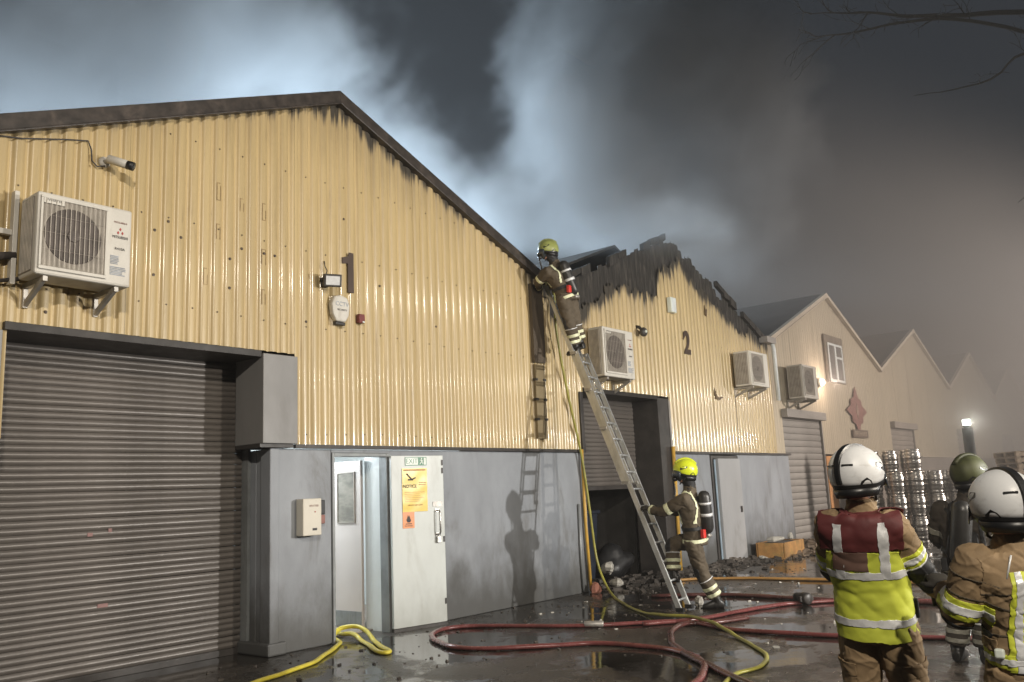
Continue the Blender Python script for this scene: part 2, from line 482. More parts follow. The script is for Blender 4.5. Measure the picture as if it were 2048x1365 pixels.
# ================================================================== GROUND
W = 8.454          # width of one gabled unit
ZR, ZV = 6.53, 4.81  # ridge and valley height
SL = (ZR - ZV) / (W / 2)
def ground_mat():
    m = bpy.data.materials.new('wet_yard')
    m.use_nodes = True
    t = NT(m.node_tree)
    b = m.node_tree.nodes["Principled BSDF"]
    tc = t.n('ShaderNodeTexCoord').outputs['Object']
    big = t.noise(tc, 0.55, 5, 0.6, 0.5)
    fine = t.noise(tc, 55, 5, 0.75)
    vo = t.n('ShaderNodeTexVoronoi')
    vo.inputs['Scale'].default_value = 95
    t.link(tc, vo.inputs['Vector'])
    agg = vo.outputs['Distance']
    ck = t.n('ShaderNodeTexVoronoi', feature='DISTANCE_TO_EDGE')
    ck.inputs['Scale'].default_value = 0.55
    wv = t.n('ShaderNodeVectorMath', operation='ADD')
    t.link(tc, wv.inputs[0])
    t.link(t.noise(tc, 2.2, 5, 0.7), wv.inputs[1])
    t.link(wv.outputs[0], ck.inputs['Vector'])
    crack = t.math('SUBTRACT', 1.0, t.ramp(ck.outputs['Distance'], 0.0, 0.014))
    mid = t.noise(tc, 3.5, 6, 0.7)
    c = t.mix(t.ramp(mid, 0.3, 0.75), (0.030, 0.025, 0.020), (0.10, 0.082, 0.066))
    c = t.mix(t.math('MULTIPLY', t.ramp(agg, 0.15, 0.55), 0.45), c, (0.018, 0.015, 0.013))
    c = t.mix(t.math('MULTIPLY', crack, 0.8), c, (0.008, 0.007, 0.006))
    c = t.mix(t.math('MULTIPLY', t.ramp(fine, 0.55, 0.75), 0.5), c, (0.11, 0.095, 0.08))
    pud = t.ramp(t.math('ADD', big, t.math('MULTIPLY', mid, 0.26)), 0.555, 0.66)   # 1 = standing water
    c = t.mix(t.math('MULTIPLY', pud, 0.75), c, (0.016, 0.014, 0.012))
    t.link(c, b.inputs['Base Color'])
    dry = t.math('ADD', 0.20, t.math('MULTIPLY', mid, 0.30))
    x = t.n('ShaderNodeMix', data_type='FLOAT')
    t.link(pud, x.inputs[0])
    t.link(dry, x.inputs[2])
    t.link(t.math('ADD', 0.03, t.math('MULTIPLY', t.ramp(t.noise(tc, 1.6, 5, 0.7), 0.45, 0.7), 0.10)), x.inputs[3])
    t.link(x.outputs[0], b.inputs['Roughness'])
    b.inputs['Specular IOR Level'].default_value = 0.75
    bp = t.n('ShaderNodeBump')
    bp.inputs['Distance'].default_value = 0.012
    t.link(t.math('MULTIPLY', t.math('SUBTRACT', 1.02, pud), 0.9), bp.inputs['Strength'])
    t.link(t.math('SUBTRACT', t.math('ADD', t.math('ADD', t.math('MULTIPLY', fine, 0.6), mid), t.math('MULTIPLY', agg, -0.35)), t.math('MULTIPLY', crack, 0.6)), bp.inputs['Height'])
    rip = t.n('ShaderNodeBump')
    rip.inputs['Strength'].default_value = 0.05
    rip.inputs['Distance'].default_value = 0.02
    t.link(t.noise(tc, 5.0, 2), rip.inputs['Height'])
    t.link(bp.outputs[0], rip.inputs['Normal'])
    t.link(rip.outputs[0], b.inputs['Normal'])
    return m
M['ground'] = ground_mat()
g = MB()
GX, GY = (-15.0, 78.0), (-22.0, 26.0)
nx, ny = 62, 32
for j in range(ny + 1):
    for i in range(nx + 1):
        g.v.append(V((GX[0] + (GX[1] - GX[0]) * i / nx, GY[0] + (GY[1] - GY[0]) * j / ny, 0)))
for j in range(ny):
    for i in range(nx):
        a = j * (nx + 1) + i
        g.f.append((a, a + 1, a + nx + 2, a + nx + 1))
tag(g.build('ground', 'ground'), kind='structure')

# ================================================================== WAREHOUSE ROW
P = 0.142          # corrugation pitch
PROF = [(0.0, 0.0), (0.16, 0.0), (0.24, 0.35), (0.34, 0.82), (0.44, 0.96), (0.60, 1.0), (0.76, 0.96), (0.86, 0.82), (0.95, 0.35)]
PROF_FAR = [(0.0, 0.0), (0.2, 0.0), (0.36, 0.20), (0.6, 0.22), (0.84, 0.20)]
DEP = 0.034
ROWS = 11

def roof_z(x):      # local x, measured from the ridge
    return ZR - SL * abs(x)

def sheet(x0, x1, zb, zt, lick, y0=-0.004, prof=PROF, phase=0.0, drop_from=roof_z):
    """one corrugated sheet between x0 and x1; zb, zt and lick are functions of x"""
    mb = MB()
    xs = []
    k0 = math.floor((x0 - phase) / P) - 1
    for k in range(int(k0), int((x1 - phase) / P) + 2):
        for fr, d in prof:
            x = phase + (k + fr) * P
            if x0 < x < x1:
                xs.append((x, d))
    def dd(x):
        f = ((x - phase) / P) % 1.0
        pr = prof + [(1.0, 0.0)]
        for (a, da), (b, db) in zip(pr, pr[1:]):
            if a <= f <= b:
                return da + (db - da) * (f - a) / (b - a)
        return 0
    xs = [(x0, dd(x0))] + xs + [(x1, dd(x1))]
    # split at the opening edges so that a step in zb stays sharp
    drop, lk = [], []
    for i, (x, d) in enumerate(xs):
        y = y0 - d * DEP
        a, b = zb(x), zt(x)
        for q in range(ROWS):
            z = a + (b - a) * q / (ROWS - 1)
            dent = 0.0030 * noise.noise(V((x * 0.9, z * 0.8, 4.4))) + 0.0022 * noise.noise(V((x * 3.1, z * 2.2, 1.4)))
            mb.v.append(V((x, y + dent, z)))
            drop.append(max(0, drop_from(x) - z))
            lk.append(lick(x))
        if i:
            n = ROWS * i
            for q in range(ROWS - 1):
                mb.f.append((n - ROWS + q, n + q, n + q + 1, n - ROWS + q + 1))
    mb.a = {'drop': drop, 'lick': lk}
    return mb

def lerp_table(tab, x):
    if x <= tab[0][0]: return tab[0][1]
    for (a, va), (b, vb) in zip(tab, tab[1:]):
        if x <= b:
            return va + (vb - va) * (x - a) / (b - a)
    return tab[-1][1]

# local geometry shared by every unit of the row
SH0, SH1, HEAD = -3.42, -0.93, 3.14    # roller shutter opening
SHL = -3.63
BOX0, BOX1 = -1.09, -0.64              # grey guide box right of the opening
LIP = 2.20                             # lower edge of the cladding
RAG = [(x - W, z) for x, z in [(4.2, 4.3), (5.28, 4.54), (5.53, 4.74), (6.14, 5.06), (6.44, 5.13), (6.87, 5.17), (7.5, 5.19), (7.74, 5.22), (7.80, 5.67),
                               (8.25, 5.80), (8.57, 5.98), (8.8, 5.9), (9.16, 5.69), (9.76, 5.40), (10.1, 5.34), (10.43, 5.24), (10.9, 5.0), (11.09, 4.92), (11.86, 4.84), (12.65, 4.68)]]

unit_labels = [
    "cream clad gabled unit numbered 1, with the long grimy shutter and open exit door",
    "burnt gabled warehouse unit numbered 2, its cream cladding ragged and charred under the roof",
    "pale gabled unit with an upstairs window and a faded red crest, beyond the burnt one",
    "pale gabled unit veiled in smoke, next after the one with the upstairs window",
    "dim gabled unit seen above the bright mast lamp",
    "faint gabled unit, second beyond the bright mast lamp",
    "last barely visible gabled unit where the row fades out",
]
units = []
for k in range(7):
    u = thing('warehouse_unit', unit_labels[k], 'warehouse', (k * W, 0, 0), 0, 'gabled warehouse units in a row')
    units.append(u)

def clad_unit(u, k):
    far = k >= 2
    prof = PROF_FAR if far else PROF
    edges = [-W / 2]
    splits = [SHL, -2.6, -1.7, BOX1, 0.33, 1.3, 2.3, 3.25, W / 2]
    if k == 1:
        splits = [-3.45, -2.6, -1.7, BOX1, 0.25, 1.2, 2.25, 3.25, W / 2]
    if far:
        splits = [SH0 - 0.28, -2.8, -1.9, BOX1 - 0.53, 0.25, 1.2, 2.25, 3.25, W / 2]
    x0 = -W / 2
    rnd = random.Random(k + 3)
    for x1 in splits:
        if far: shut = -3.75 < x0 < -1.5 and x1 < -1.0
        else: shut = (x0 >= (SHL if k == 0 else SH0) - 0.05 and x1 <= BOX1 + 0.01)
        zb = (lambda x: HEAD + 0.07) if shut else (lambda x: LIP)
        if k == 0:
            zt = lambda x: roof_z(x) - 0.03
            lick = lambda x: lerp_table([(-4.3, 0.10), (-2, 0.11), (-0.9, 0.17), (-0.25, 0.30), (0.25, 0.30), (0.8, 0.24), (1.8, 0.20), (3.0, 0.12), (3.6, 0.13), (4.3, 0.35)], x)
        elif k == 1:
            def zt(x, j=rnd.random() * 9):
                q = math.floor(x / P)
                return min(roof_z(x) - 0.05, lerp_table(RAG, x) + 0.20 * noise.noise(V((q * 1.37, 2.2, 0))) + 0.10 * noise.noise(V((q * 0.41, 5.2, 0))) + 0.03 * math.sin(x * 61))
            lick = lambda x: 0.26 if x < 0.0 else 0.20
        else:
            zt = lambda x: roof_z(x) - 0.05
            lick = lambda x: 0.02
        df = roof_z if k != 1 else (lambda x: lerp_table(RAG, x) + 0.02)
        y0 = -0.006 - (0.0025 if len(edges) % 2 else 0.0)
        sheet(x0, x1 - 0.0005, zb, zt, lick, y0, prof, 0.0, df).build('cladding_sheet', 'clad_far' if far else 'clad', u, smooth=True)
        edges.append(x1)
        x0 = x1
    if k < 2:      # rows of fixing screws through the crests
        fx = MB()
        for z in ((2.32, 3.55, 4.45, 5.35) if k == 0 else (2.32, 3.45, 4.4)):
            q0 = math.floor(-W / 2 / P)
            for q in range(int(q0) + 1, int(-q0)):
                x = (q + 0.60) * P
                if not ((SHL if k == 0 else SH0) < x < BOX1 and z < HEAD + 0.1) and z < (roof_z(x) if k == 0 else lerp_table(RAG, x)) - 0.25 and q % 2 == 0 and abs(x) < W / 2 - 0.05:
                    zz = z + 0.012 * math.sin(q * 12.9)
                    fx.lathe([(0.0006, 0.0), (0.0085, 0.0), (0.006, 0.006), (0.0006, 0.007)], 6, (x, -0.047 if k == 0 else -0.045, zz), 'y')
        tag(fx.build('fixing_screws', 'brown', u), kind='stuff')
    if k == 1:     # the scorched inner lining left standing behind the torn sheets
        x0 = -W / 2
        for x1 in (-3.2, -2.2, -1.2, -0.2, 0.9, 2.0, 3.1, W / 2):
            def zt2(x):
                q = math.floor(x / P)
                return roof_z(x) - 0.03 - 0.24 * max(0, noise.noise(V((q * 0.33, 7.7, 0)))) - 0.13 * abs(noise.noise(V((q * 1.9, 1.7, 0))))
            sheet(x0, x1, lambda x: 4.0 if x < -0.6 else 4.3, zt2, lambda x: 0, 0.045, PROF, 0.05).build('charred_sheet', 'char', u, smooth=True)
            x0 = x1

def trim_unit(u, k):
    fm = 'fascia' if k < 2 else ('fascia' if k == 1 else 'render_far')
    h = 0.165 if k == 0 else 0.12
    for s in (-1, 1):
        xa, xb = (0.0, s * W / 2)
        mb = MB()
        top = lambda x: roof_z(x) + 0.055
        if k == 1:      # burnt verge: broken and sagging
            n = 14
            for i in range(n):
                if random.random() < (0.35 if s < 0 else 0.5) or (s > 0 and i < 2): continue
                a, b = xa + (xb - xa) * i / n, xa + (xb - xa) * (i + 0.93) / n
                za = top(a) - 0.02 * random.random()
                MB().poly_y([(a, za - 0.08 - 0.12 * random.random()), (b, top(b) - 0.08 - 0.12 * random.random()), (b, top(b) - 0.03 * random.random()), (a, za)], -0.06, 0.02).build('verge_fascia', 'char', u)
        else:
            mb.poly_y([(xa, top(xa) - h), (xb, top(xb) - h), (xb, top(xb)), (xa, top(xa))], -0.11, 0.0)
            # folded lower lip
            mb.poly_y([(xa, top(xa) - h - 0.012), (xb, top(xb) - h - 0.012), (xb, top(xb) - h + 0.01), (xa, top(xa) - h + 0.01)], -0.125, -0.02)
        if mb.v: mb.build('verge_fascia', fm, u, bevel=0.006 if k == 0 else 0)
        rf = MB()
        ys = (1.3 if k == 1 else 0.003, 16.0)
        a, b = (0, roof_z(0)), (s * W / 2, roof_z(W / 2))
        rf.add([(a[0], ys[0], a[1]), (b[0], ys[0], b[1]), (b[0], ys[1], b[1]), (a[0], ys[1], a[1]),
                (a[0], ys[0], a[1] + 0.05), (b[0], ys[0], b[1] + 0.05), (b[0], ys[1], b[1] + 0.05), (a[0], ys[1], a[1] + 0.05)],
               [(0, 1, 2, 3), (7, 6, 5, 4), (0, 4, 5, 1), (1, 5, 6, 2), (2, 6, 7, 3), (3, 7, 4, 0)])
        rf.build('roof_slope', 'roof', u)
    fl = MB()
    fl.box((BOX1 + 0.01, -0.052, LIP - 0.045), (SH0 + W - 0.06 if k < 6 else W / 2, -0.002, LIP - 0.002))
    fl.build('drip_flashing', 'dark' if k < 2 else 'render_far', u)
    # side and rear walls
    w = MB()
    w.box((W / 2 - 0.1, 0.30, 0), (W / 2 + 0.1, 15.9, ZV - 0.03))
    w.box((-W / 2 + 0.12, 15.7, 0), (W / 2 - 0.12, 15.9, ZV - 0.05))
    if k == 0: w.box((-W / 2 - 0.1, 0.30, 0), (-W / 2 + 0.1, 15.9, ZV - 0.03))
    w.build('rear_wall', 'far_wall', u)

def slat_mesh(width, pitch):
    mb = MB()
    rings = []
    n = 7
    for i in range(n):
        a = i / (n - 1)
        rings.append((-0.012 * math.sin(math.pi * a), a * pitch * 0.95))
    pts = [(y, z) for y, z in rings] + [(0.010, pitch * 0.95), (0.010, 0.0)]
    vs = [(0, y, z) for y, z in pts] + [(width, y, z) for y, z in pts]
    m = len(pts)
    mb.add(vs, [tuple(range(m - 1, -1, -1)), tuple(range(m, 2 * m))] + [(i, (i + 1) % m, (i + 1) % m + m, i + m) for i in range(m)])
    return mb

def shutter(u, x0, x1, z0, z1, y, m, pitch=0.0625):
    root = bpy.data.objects.new('roller_shutter', None)
    col.objects.link(root)
    root.parent = u
    first = None
    z = z0 + 0.07
    i = 0
    while z < z1:
        if first is None:
            first = slat_mesh(x1 - x0, pitch).build('slat', m, root, loc=(x0, y, z))
        else:
            c = copy_part(first, root, (x0, y + random.uniform(-0.0015, 0.0015), z))
            c.rotation_euler = (random.uniform(-0.09, 0.09), random.uniform(-0.0012, 0.0012), random.uniform(-0.0012, 0.0012))
        z += pitch
    MB().box((x0, y - 0.022, z0), (x1, y + 0.02, z0 + 0.068)).build('bottom_rail', 'dark', root, bevel=0.004)
    return root

# ---- unit 1
u = units[0]
clad_unit(u, 0)
trim_unit(u, 0)
shutter(u, SHL + 0.06, SH1 - 0.012, 0.0, HEAD + 0.06, 0.52, 'slat')
sroot = [o for o in u.children if o.name.startswith('roller_shutter')][0]
for x, z, w in ((-2.62, 1.33, 0.05), (-2.42, 1.36, 0.035), (-2.50, 0.66, 0.10)):
    MB().box((x, 0.503, z), (x + w, 0.5075, z + 0.035)).build('paint_mark', mat('pink_paint_mark', (0.27, 0.15, 0.14), 0.6), sroot)
def surround(u, m_side, m_box, hdr='hood', SH0=SH0, first=False):
    # header hood over the opening
    MB().box((SH0 - 0.03, -0.075, HEAD - 0.01), (BOX0 - 0.004, 0.60, HEAD + 0.062)).build('shutter_hood', hdr, u, bevel=0.004)
    # guide rails
    MB().box((SH0 - 0.02, 0.44, 0), (SH0 + 0.055, 0.60, HEAD - 0.013)).build('guide_rail', 'dark', u)
    MB().box((SH1 - 0.008, 0.40, 0), (SH1 + 0.03, 0.60, HEAD - 0.013)).build('guide_rail', m_side, u)
    # jamb left of the opening
    if first: MB().box((-W / 2 + 0.003, 0.0, 0), (SH0 - 0.024, 0.28, LIP - 0.05)).build('masonry_pier', 'grey_wall', u, bevel=0.01)
    MB().box((SH0 - (0.42 if first else 0.12), -0.05, LIP - 0.047), (SH0 - 0.034, 0.43, HEAD - 0.012)).build('corner_post', m_box, u, bevel=0.005)
surround(u, 'door_frame', 'grey_box', SH0=SHL, first=True)
MB().box((BOX0, -0.10, LIP + 0.0), (BOX1, 0.42, HEAD + 0.03)).build('guide_box', 'grey_box', u, bevel=0.006)
MB().box((BOX0 - 0.01, -0.06, LIP - 0.04), (BOX1 - 0.03, 0.40, LIP - 0.003)).build('ledge', 'dark', u)
# masonry: pier with a rebate, wall either side of the doorway
DX0, DX1 = -0.10, 0.735
pier = MB()
pier.box((SH1 + 0.034, 0.0, 0), (DX0 - 0.002, 0.30, LIP - 0.05))
pier.box((SH1 + 0.034, 0.304, 0), (DX0 - 0.002, 0.70, LIP - 0.05))
pier.build('masonry_pier', 'grey_wall', u, bevel=0.012)
MB().box((SH1 - 0.012, -0.02, 0), (SH1 + 0.11, 0.16, LIP - 0.046)).build('corner_guard', 'grey_wall', u, bevel=0.012)
MB().box((SH1 - 0.05, -0.05, 0), (SH1 + 0.19, 0.52, 0.13)).build('plinth', 'grey_wall', u, bevel=0.02)
MB().box((DX1 + 0.07, 0.0, 0), (SH0 + W - 0.03, 0.30, LIP - 0.05)).build('base_wall', 'grey_wall', u, bevel=0.012)
MB().box((DX0, 0.0, 2.115), (DX1 + 0.068, 0.30, LIP - 0.05)).build('door_lintel', 'grey_wall', u)
# frame
fr = MB()
fr.box((DX0, -0.02, 0.0), (DX0 + 0.035, 0.12, 2.112))
fr.box((DX1, -0.02, 0.0), (DX1 + 0.066, 0.12, 2.112))
fr.box((DX0 + 0.037, -0.018, 2.07), (DX1 - 0.002, 0.12, 2.110))
fr.build('door_frame', 'door_frame', u, bevel=0.004)
# lobby behind the doorway
lob = MB()
lob.box((DX1 + 0.03, 0.125, 0.0), (DX1 + 0.066, 0.42, 2.10))
lob.build('reveal_panel', 'white_paint', u)
lb = MB()
lb.box((-0.9, 0.72, 0), (-0.86, 3.2, 2.6))
lb.box((-0.856, 3.1, 0), (2.4, 3.2, 2.6))
lb.box((2.404, 0.32, 0), (2.44, 3.2, 2.6))
lb.build('lobby_wall', 'white_paint', u)
MB().box((-0.9, 0.31, 2.52), (2.44, 3.2, 2.6)).build('lobby_ceiling', 'white_paint', u)
MB().box((-0.85, 0.31, 0.003), (2.40, 3.09, 0.02)).build('lobby_floor', 'far_wall', u)
point('lobby_light', (0.25, 1.5, 2.3), 105, (0.92, 0.97, 1.0), 0.12)
tb = MB().box((-0.55, 0.8, 2.44), (-0.42, 2.0, 2.50)).build('tube_light', 'tube', u)
# inner leaf, swung ninety degrees into the lobby
leaf = MB()
X0, X1 = 0.705, 0.745
leaf.box((X0, 0.43, 0.03), (X1, 1.10, 2.05))
leaf.build('inner_door', 'pink_door', u, bevel=0.003)
inner = [o for o in u.children if o.name.startswith('inner_door')][0]
MB().box((X0 - 0.006, 0.55, 1.30), (X0 - 0.001, 0.86, 1.90)).build('window_pane', 'glass_wired', inner)
wf = MB()
for a, b in (((0.535, 1.285), (0.875, 1.30)), ((0.535, 1.90), (0.875, 1.915)), ((0.535, 1.30), (0.55, 1.90)), ((0.86, 1.30), (0.875, 1.90))):
    wf.box((X0 - 0.014, a[0], a[1]), (X0 - 0.001, b[0], b[1]))
wf.build('window_bead', 'ac_grille', inner)
MB().box((X0 - 0.008, 0.44, 0.035), (X0 - 0.001, 1.09, 0.22)).build('kick_plate', 'door_frame', inner)
MB().box((X0 - 0.06, 1.02, 0.98), (X0 - 0.001, 1.07, 1.03)).build('handle', 'dark', inner)
# valley box down the wall, darker in its upper piece, and its loose cover
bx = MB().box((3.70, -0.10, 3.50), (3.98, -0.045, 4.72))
bx.build('downpipe_boxing', mat('dark_boxing', (0.085, 0.065, 0.045), 0.5, 0, 0.3, 3, (4, 4, 0.4)), u)
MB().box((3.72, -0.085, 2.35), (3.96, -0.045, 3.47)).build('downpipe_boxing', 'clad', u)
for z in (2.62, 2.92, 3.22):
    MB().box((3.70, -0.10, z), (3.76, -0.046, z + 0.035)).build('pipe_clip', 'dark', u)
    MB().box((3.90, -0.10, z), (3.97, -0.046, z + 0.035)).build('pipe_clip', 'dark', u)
# ghosts of the letters once fixed to the cladding, and old bolt holes
gh = [(-1.685, 4.78, 0.05, 0.20), (-1.70, 4.35, 0.05, 0.17), (-1.74, 3.83, 0.05, 0.18), (-1.41, 4.72, 0.05, 0.15),
      (-1.00, 4.68, 0.05, 0.20), (-1.02, 4.17, 0.06, 0.18), (-1.02, 3.72, 0.05, 0.17)]
for x, z, w, h in gh:
    q = math.floor(x / P) * P + P * 0.60
    mb = MB()
    y0, y1 = -0.0425, -0.0385
    mb.box((q - w / 2, y0, z), (q - w / 2 + 0.008, y1, z + h))
    mb.box((q + w / 2 - 0.008, y0, z), (q + w / 2, y1, z + h * random.uniform(0.5, 1)))
    mb.box((q - w / 2 + 0.008, y0, z + h - 0.008), (q + w / 2 - 0.008, y1, z + h))
    if random.random() < 0.6: mb.box((q - w / 2 + 0.008, y0, z), (q + w / 2 - 0.008, y1, z + 0.008))
    mb.build('adhesive_mark', 'glue', u)
for x, z in [(-2.24, 4.42), (-2.34, 4.30), (-2.06, 4.28), (-2.37, 3.84), (-1.37, 4.30), (-1.45, 3.84), (-3.37, 3.33), (-1.03, 4.30), (-1.5, 4.16), (-0.9, 4.3), (-0.55, 3.6), (0.62, 4.2), (0.1, 4.95), (1.6, 3.8)]:
    q = math.floor(x / P) * P + P * 0.60
    MB().lathe([(0.0, 0), (0.016, 0), (0.013, 0.008), (0, 0.010)], 10, (q, -0.043, z), 'y').build('fixing_bolt', 'brown', u)

# ---- unit 2
u = units[1]
clad_unit(u, 1)
trim_unit(u, 1)
shutter(u, SH0 + 0.06, SH1 - 0.012, 1.55, HEAD + 0.06, 0.50, 'slat', 0.075)
surround(u, 'dark', 'dark')
MB().box((BOX0 + 0.02, -0.05, 0.0), (BOX1, 0.55, HEAD + 0.03)).build('shutter_jamb', 'dark', u, bevel=0.01)
MB().box((BOX1 - 0.05, -0.062, LIP), (BOX1 + 0.004, -0.051, HEAD)).build('edge_flashing', 'galv', u)
bw = MB()
bw.box((BOX1 + 0.01, 0.0, 0), (0.92, 0.30, LIP - 0.05))
bw.box((2.16, 0.0, 0), (SH0 + W - 0.10, 0.30, LIP - 0.05))
bw.build('base_wall', 'grey_wall', u, bevel=0.012)
fr = MB()
fr.box((0.924, -0.02, 0), (1.0, 0.14, 2.13))
fr.box((2.09, -0.02, 0), (2.156, 0.14, 2.13))
fr.box((1.002, -0.018, 2.07), (2.088, 0.14, 2.128))
fr.build('door_frame', 'dark', u)
fd = MB().box((1.10, -0.09, 0.03), (2.085, -0.022, 2.066)).build('metal_door', mat('light_grey_door', (0.37, 0.375, 0.385), 0.5, 0, 0.08, 1.5, (1, 1, 0.5), dirt=((0.2, 0.19, 0.17), 0.5, 1.8, (1.2, 1.2, 0.5))), u, bevel=0.004)
MB().box((1.94, -0.12, 0.98), (1.98, -0.091, 1.10)).build('handle', 'dark', fd)
MB().box((1.012, -0.045, 0.05), (1.065, -0.03, 2.05)).build('door_edge_strip', mat('blue_grey_strip', (0.30, 0.40, 0.48), 0.4), u)
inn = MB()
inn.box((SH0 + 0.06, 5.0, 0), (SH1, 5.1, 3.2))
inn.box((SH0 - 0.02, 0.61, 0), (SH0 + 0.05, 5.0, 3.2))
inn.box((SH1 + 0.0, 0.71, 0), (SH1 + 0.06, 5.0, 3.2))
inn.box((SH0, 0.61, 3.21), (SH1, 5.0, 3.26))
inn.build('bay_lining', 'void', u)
# torn scraps of sheet and a hole or two punched by the crew
for x, z, w, h in [(1.30, 3.28, 0.34, 0.10), (1.28, 3.36, 0.05, 0.14), (2.93, 3.50, 0.12, 0.10), (1.15, 5.02, 0.09, 0.20)]:
    mb = MB()
    mb.poly_y([(x, z), (x + w * 0.5, z - h * 0.2), (x + w, z + h * 0.5), (x + w * 0.8, z + h * 0.62), (x + w * 0.35, z + h * 0.3), (x + w * 0.1, z + h)], -0.06, -0.041)
    mb.build('torn_scrap', mat('burnt_edge', (0.14, 0.095, 0.05), 0.6), u)
MB().box((2.235, -0.046, LIP + 0.02), (2.252, -0.036, 3.55)).build('sheet_joint', 'brown', u)

# ---- units 3 onward
FS0, FS1, FB = SH0 - 0.28, SH1 - 0.30, BOX1 - 0.52
for k in range(2, 7):
    u = units[k]
    clad_unit(u, k)
    trim_unit(u, k)
    shutter_m = 'grey_shutter' if k == 2 else 'far_wall'
    root = bpy.data.objects.new('roller_shutter', None)
    col.objects.link(root)
    root.parent = u
    first = None
    for i in range(21):
        z = 0.05 + i * 0.155
        if first is None:
            first = slat_mesh(FS1 - FS0 - 0.02, 0.155).build('slat', shutter_m, root, loc=(FS0 + 0.01, 0.03, z))
        else:
            copy_part(first, root, (FS0 + 0.01, 0.03, z))
    hood = MB().box((FS0 - 0.02, -0.16, HEAD - 0.10), (FB - 0.02, 0.0, HEAD + 0.10)).build('shutter_hood', shutter_m, u, bevel=0.01)
    MB().box((FS1, -0.03, 0), (FB - 0.02, 0.10, HEAD - 0.103)).build('shutter_jamb', shutter_m, u)
    bw = MB()
    bw.box((BOX1 + 0.05 if k == 2 else FB, 0.0, 0), (FS0 + W - 0.03, 0.28, LIP - 0.05))
    bw.build('base_wall', 'far_wall', u)
u = units[2]
MB().box((FB - 0.015, -0.05, 0), (BOX1 + 0.045, 0.28, LIP - 0.05)).build('brick_pier', 'orange_brick', u, bevel=0.01)
# upstairs window
wx0, wx1, wz0, wz1 = -0.50, 0.92, 4.12, 5.40
MB().box((wx0, -0.075, wz0), (wx1, -0.045, wz1)).build('window_surround', mat('brown_surround', (0.20, 0.16, 0.12), 0.7), u)
win = MB().box((wx0 + 0.16, -0.085, wz0 + 0.02), (wx1 - 0.16, -0.077, wz1 - 0.22)).build('window', 'window_glass', u)
wf = MB()
a0, a1, b0, b1 = wx0 + 0.16, wx1 - 0.16, wz0 + 0.02, wz1 - 0.22
for (p, q) in [((a0, b0), (a0 + 0.06, b1)), ((a1 - 0.06, b0), (a1, b1)), ((a0 + 0.06, b1 - 0.06), (a1 - 0.06, b1)), ((a0 + 0.06, b0), (a1 - 0.06, b0 + 0.06)),
               (((a0 + a1) / 2 - 0.05, b0 + 0.06), ((a0 + a1) / 2 + 0.05, b1 - 0.06)), (((a0 + a1) / 2 + 0.05, b1 - 0.40), (a1 - 0.06, b1 - 0.34))]:
    wf.box((p[0], -0.11, p[1]), (q[0], -0.087, q[1]))
wf.build('window_frame', 'white_paint', win, bevel=0.004)
# rainwater pipe at the valley between the burnt unit and this one
MB().tube([(-W / 2 + 0.05, -0.12, 4.85), (-W / 2 + 0.10, -0.14, 4.6), (-W / 2 + 0.10, -0.14, 3.4)], 0.05, 8).build('rainwater_pipe', 'white_paint', u, smooth=True)
MB().box((-W / 2 - 0.35, -0.2, 4.72), (-W / 2 + 0.15, 0.0, 4.86)).build('valley_gutter', 'grey_shutter', u)

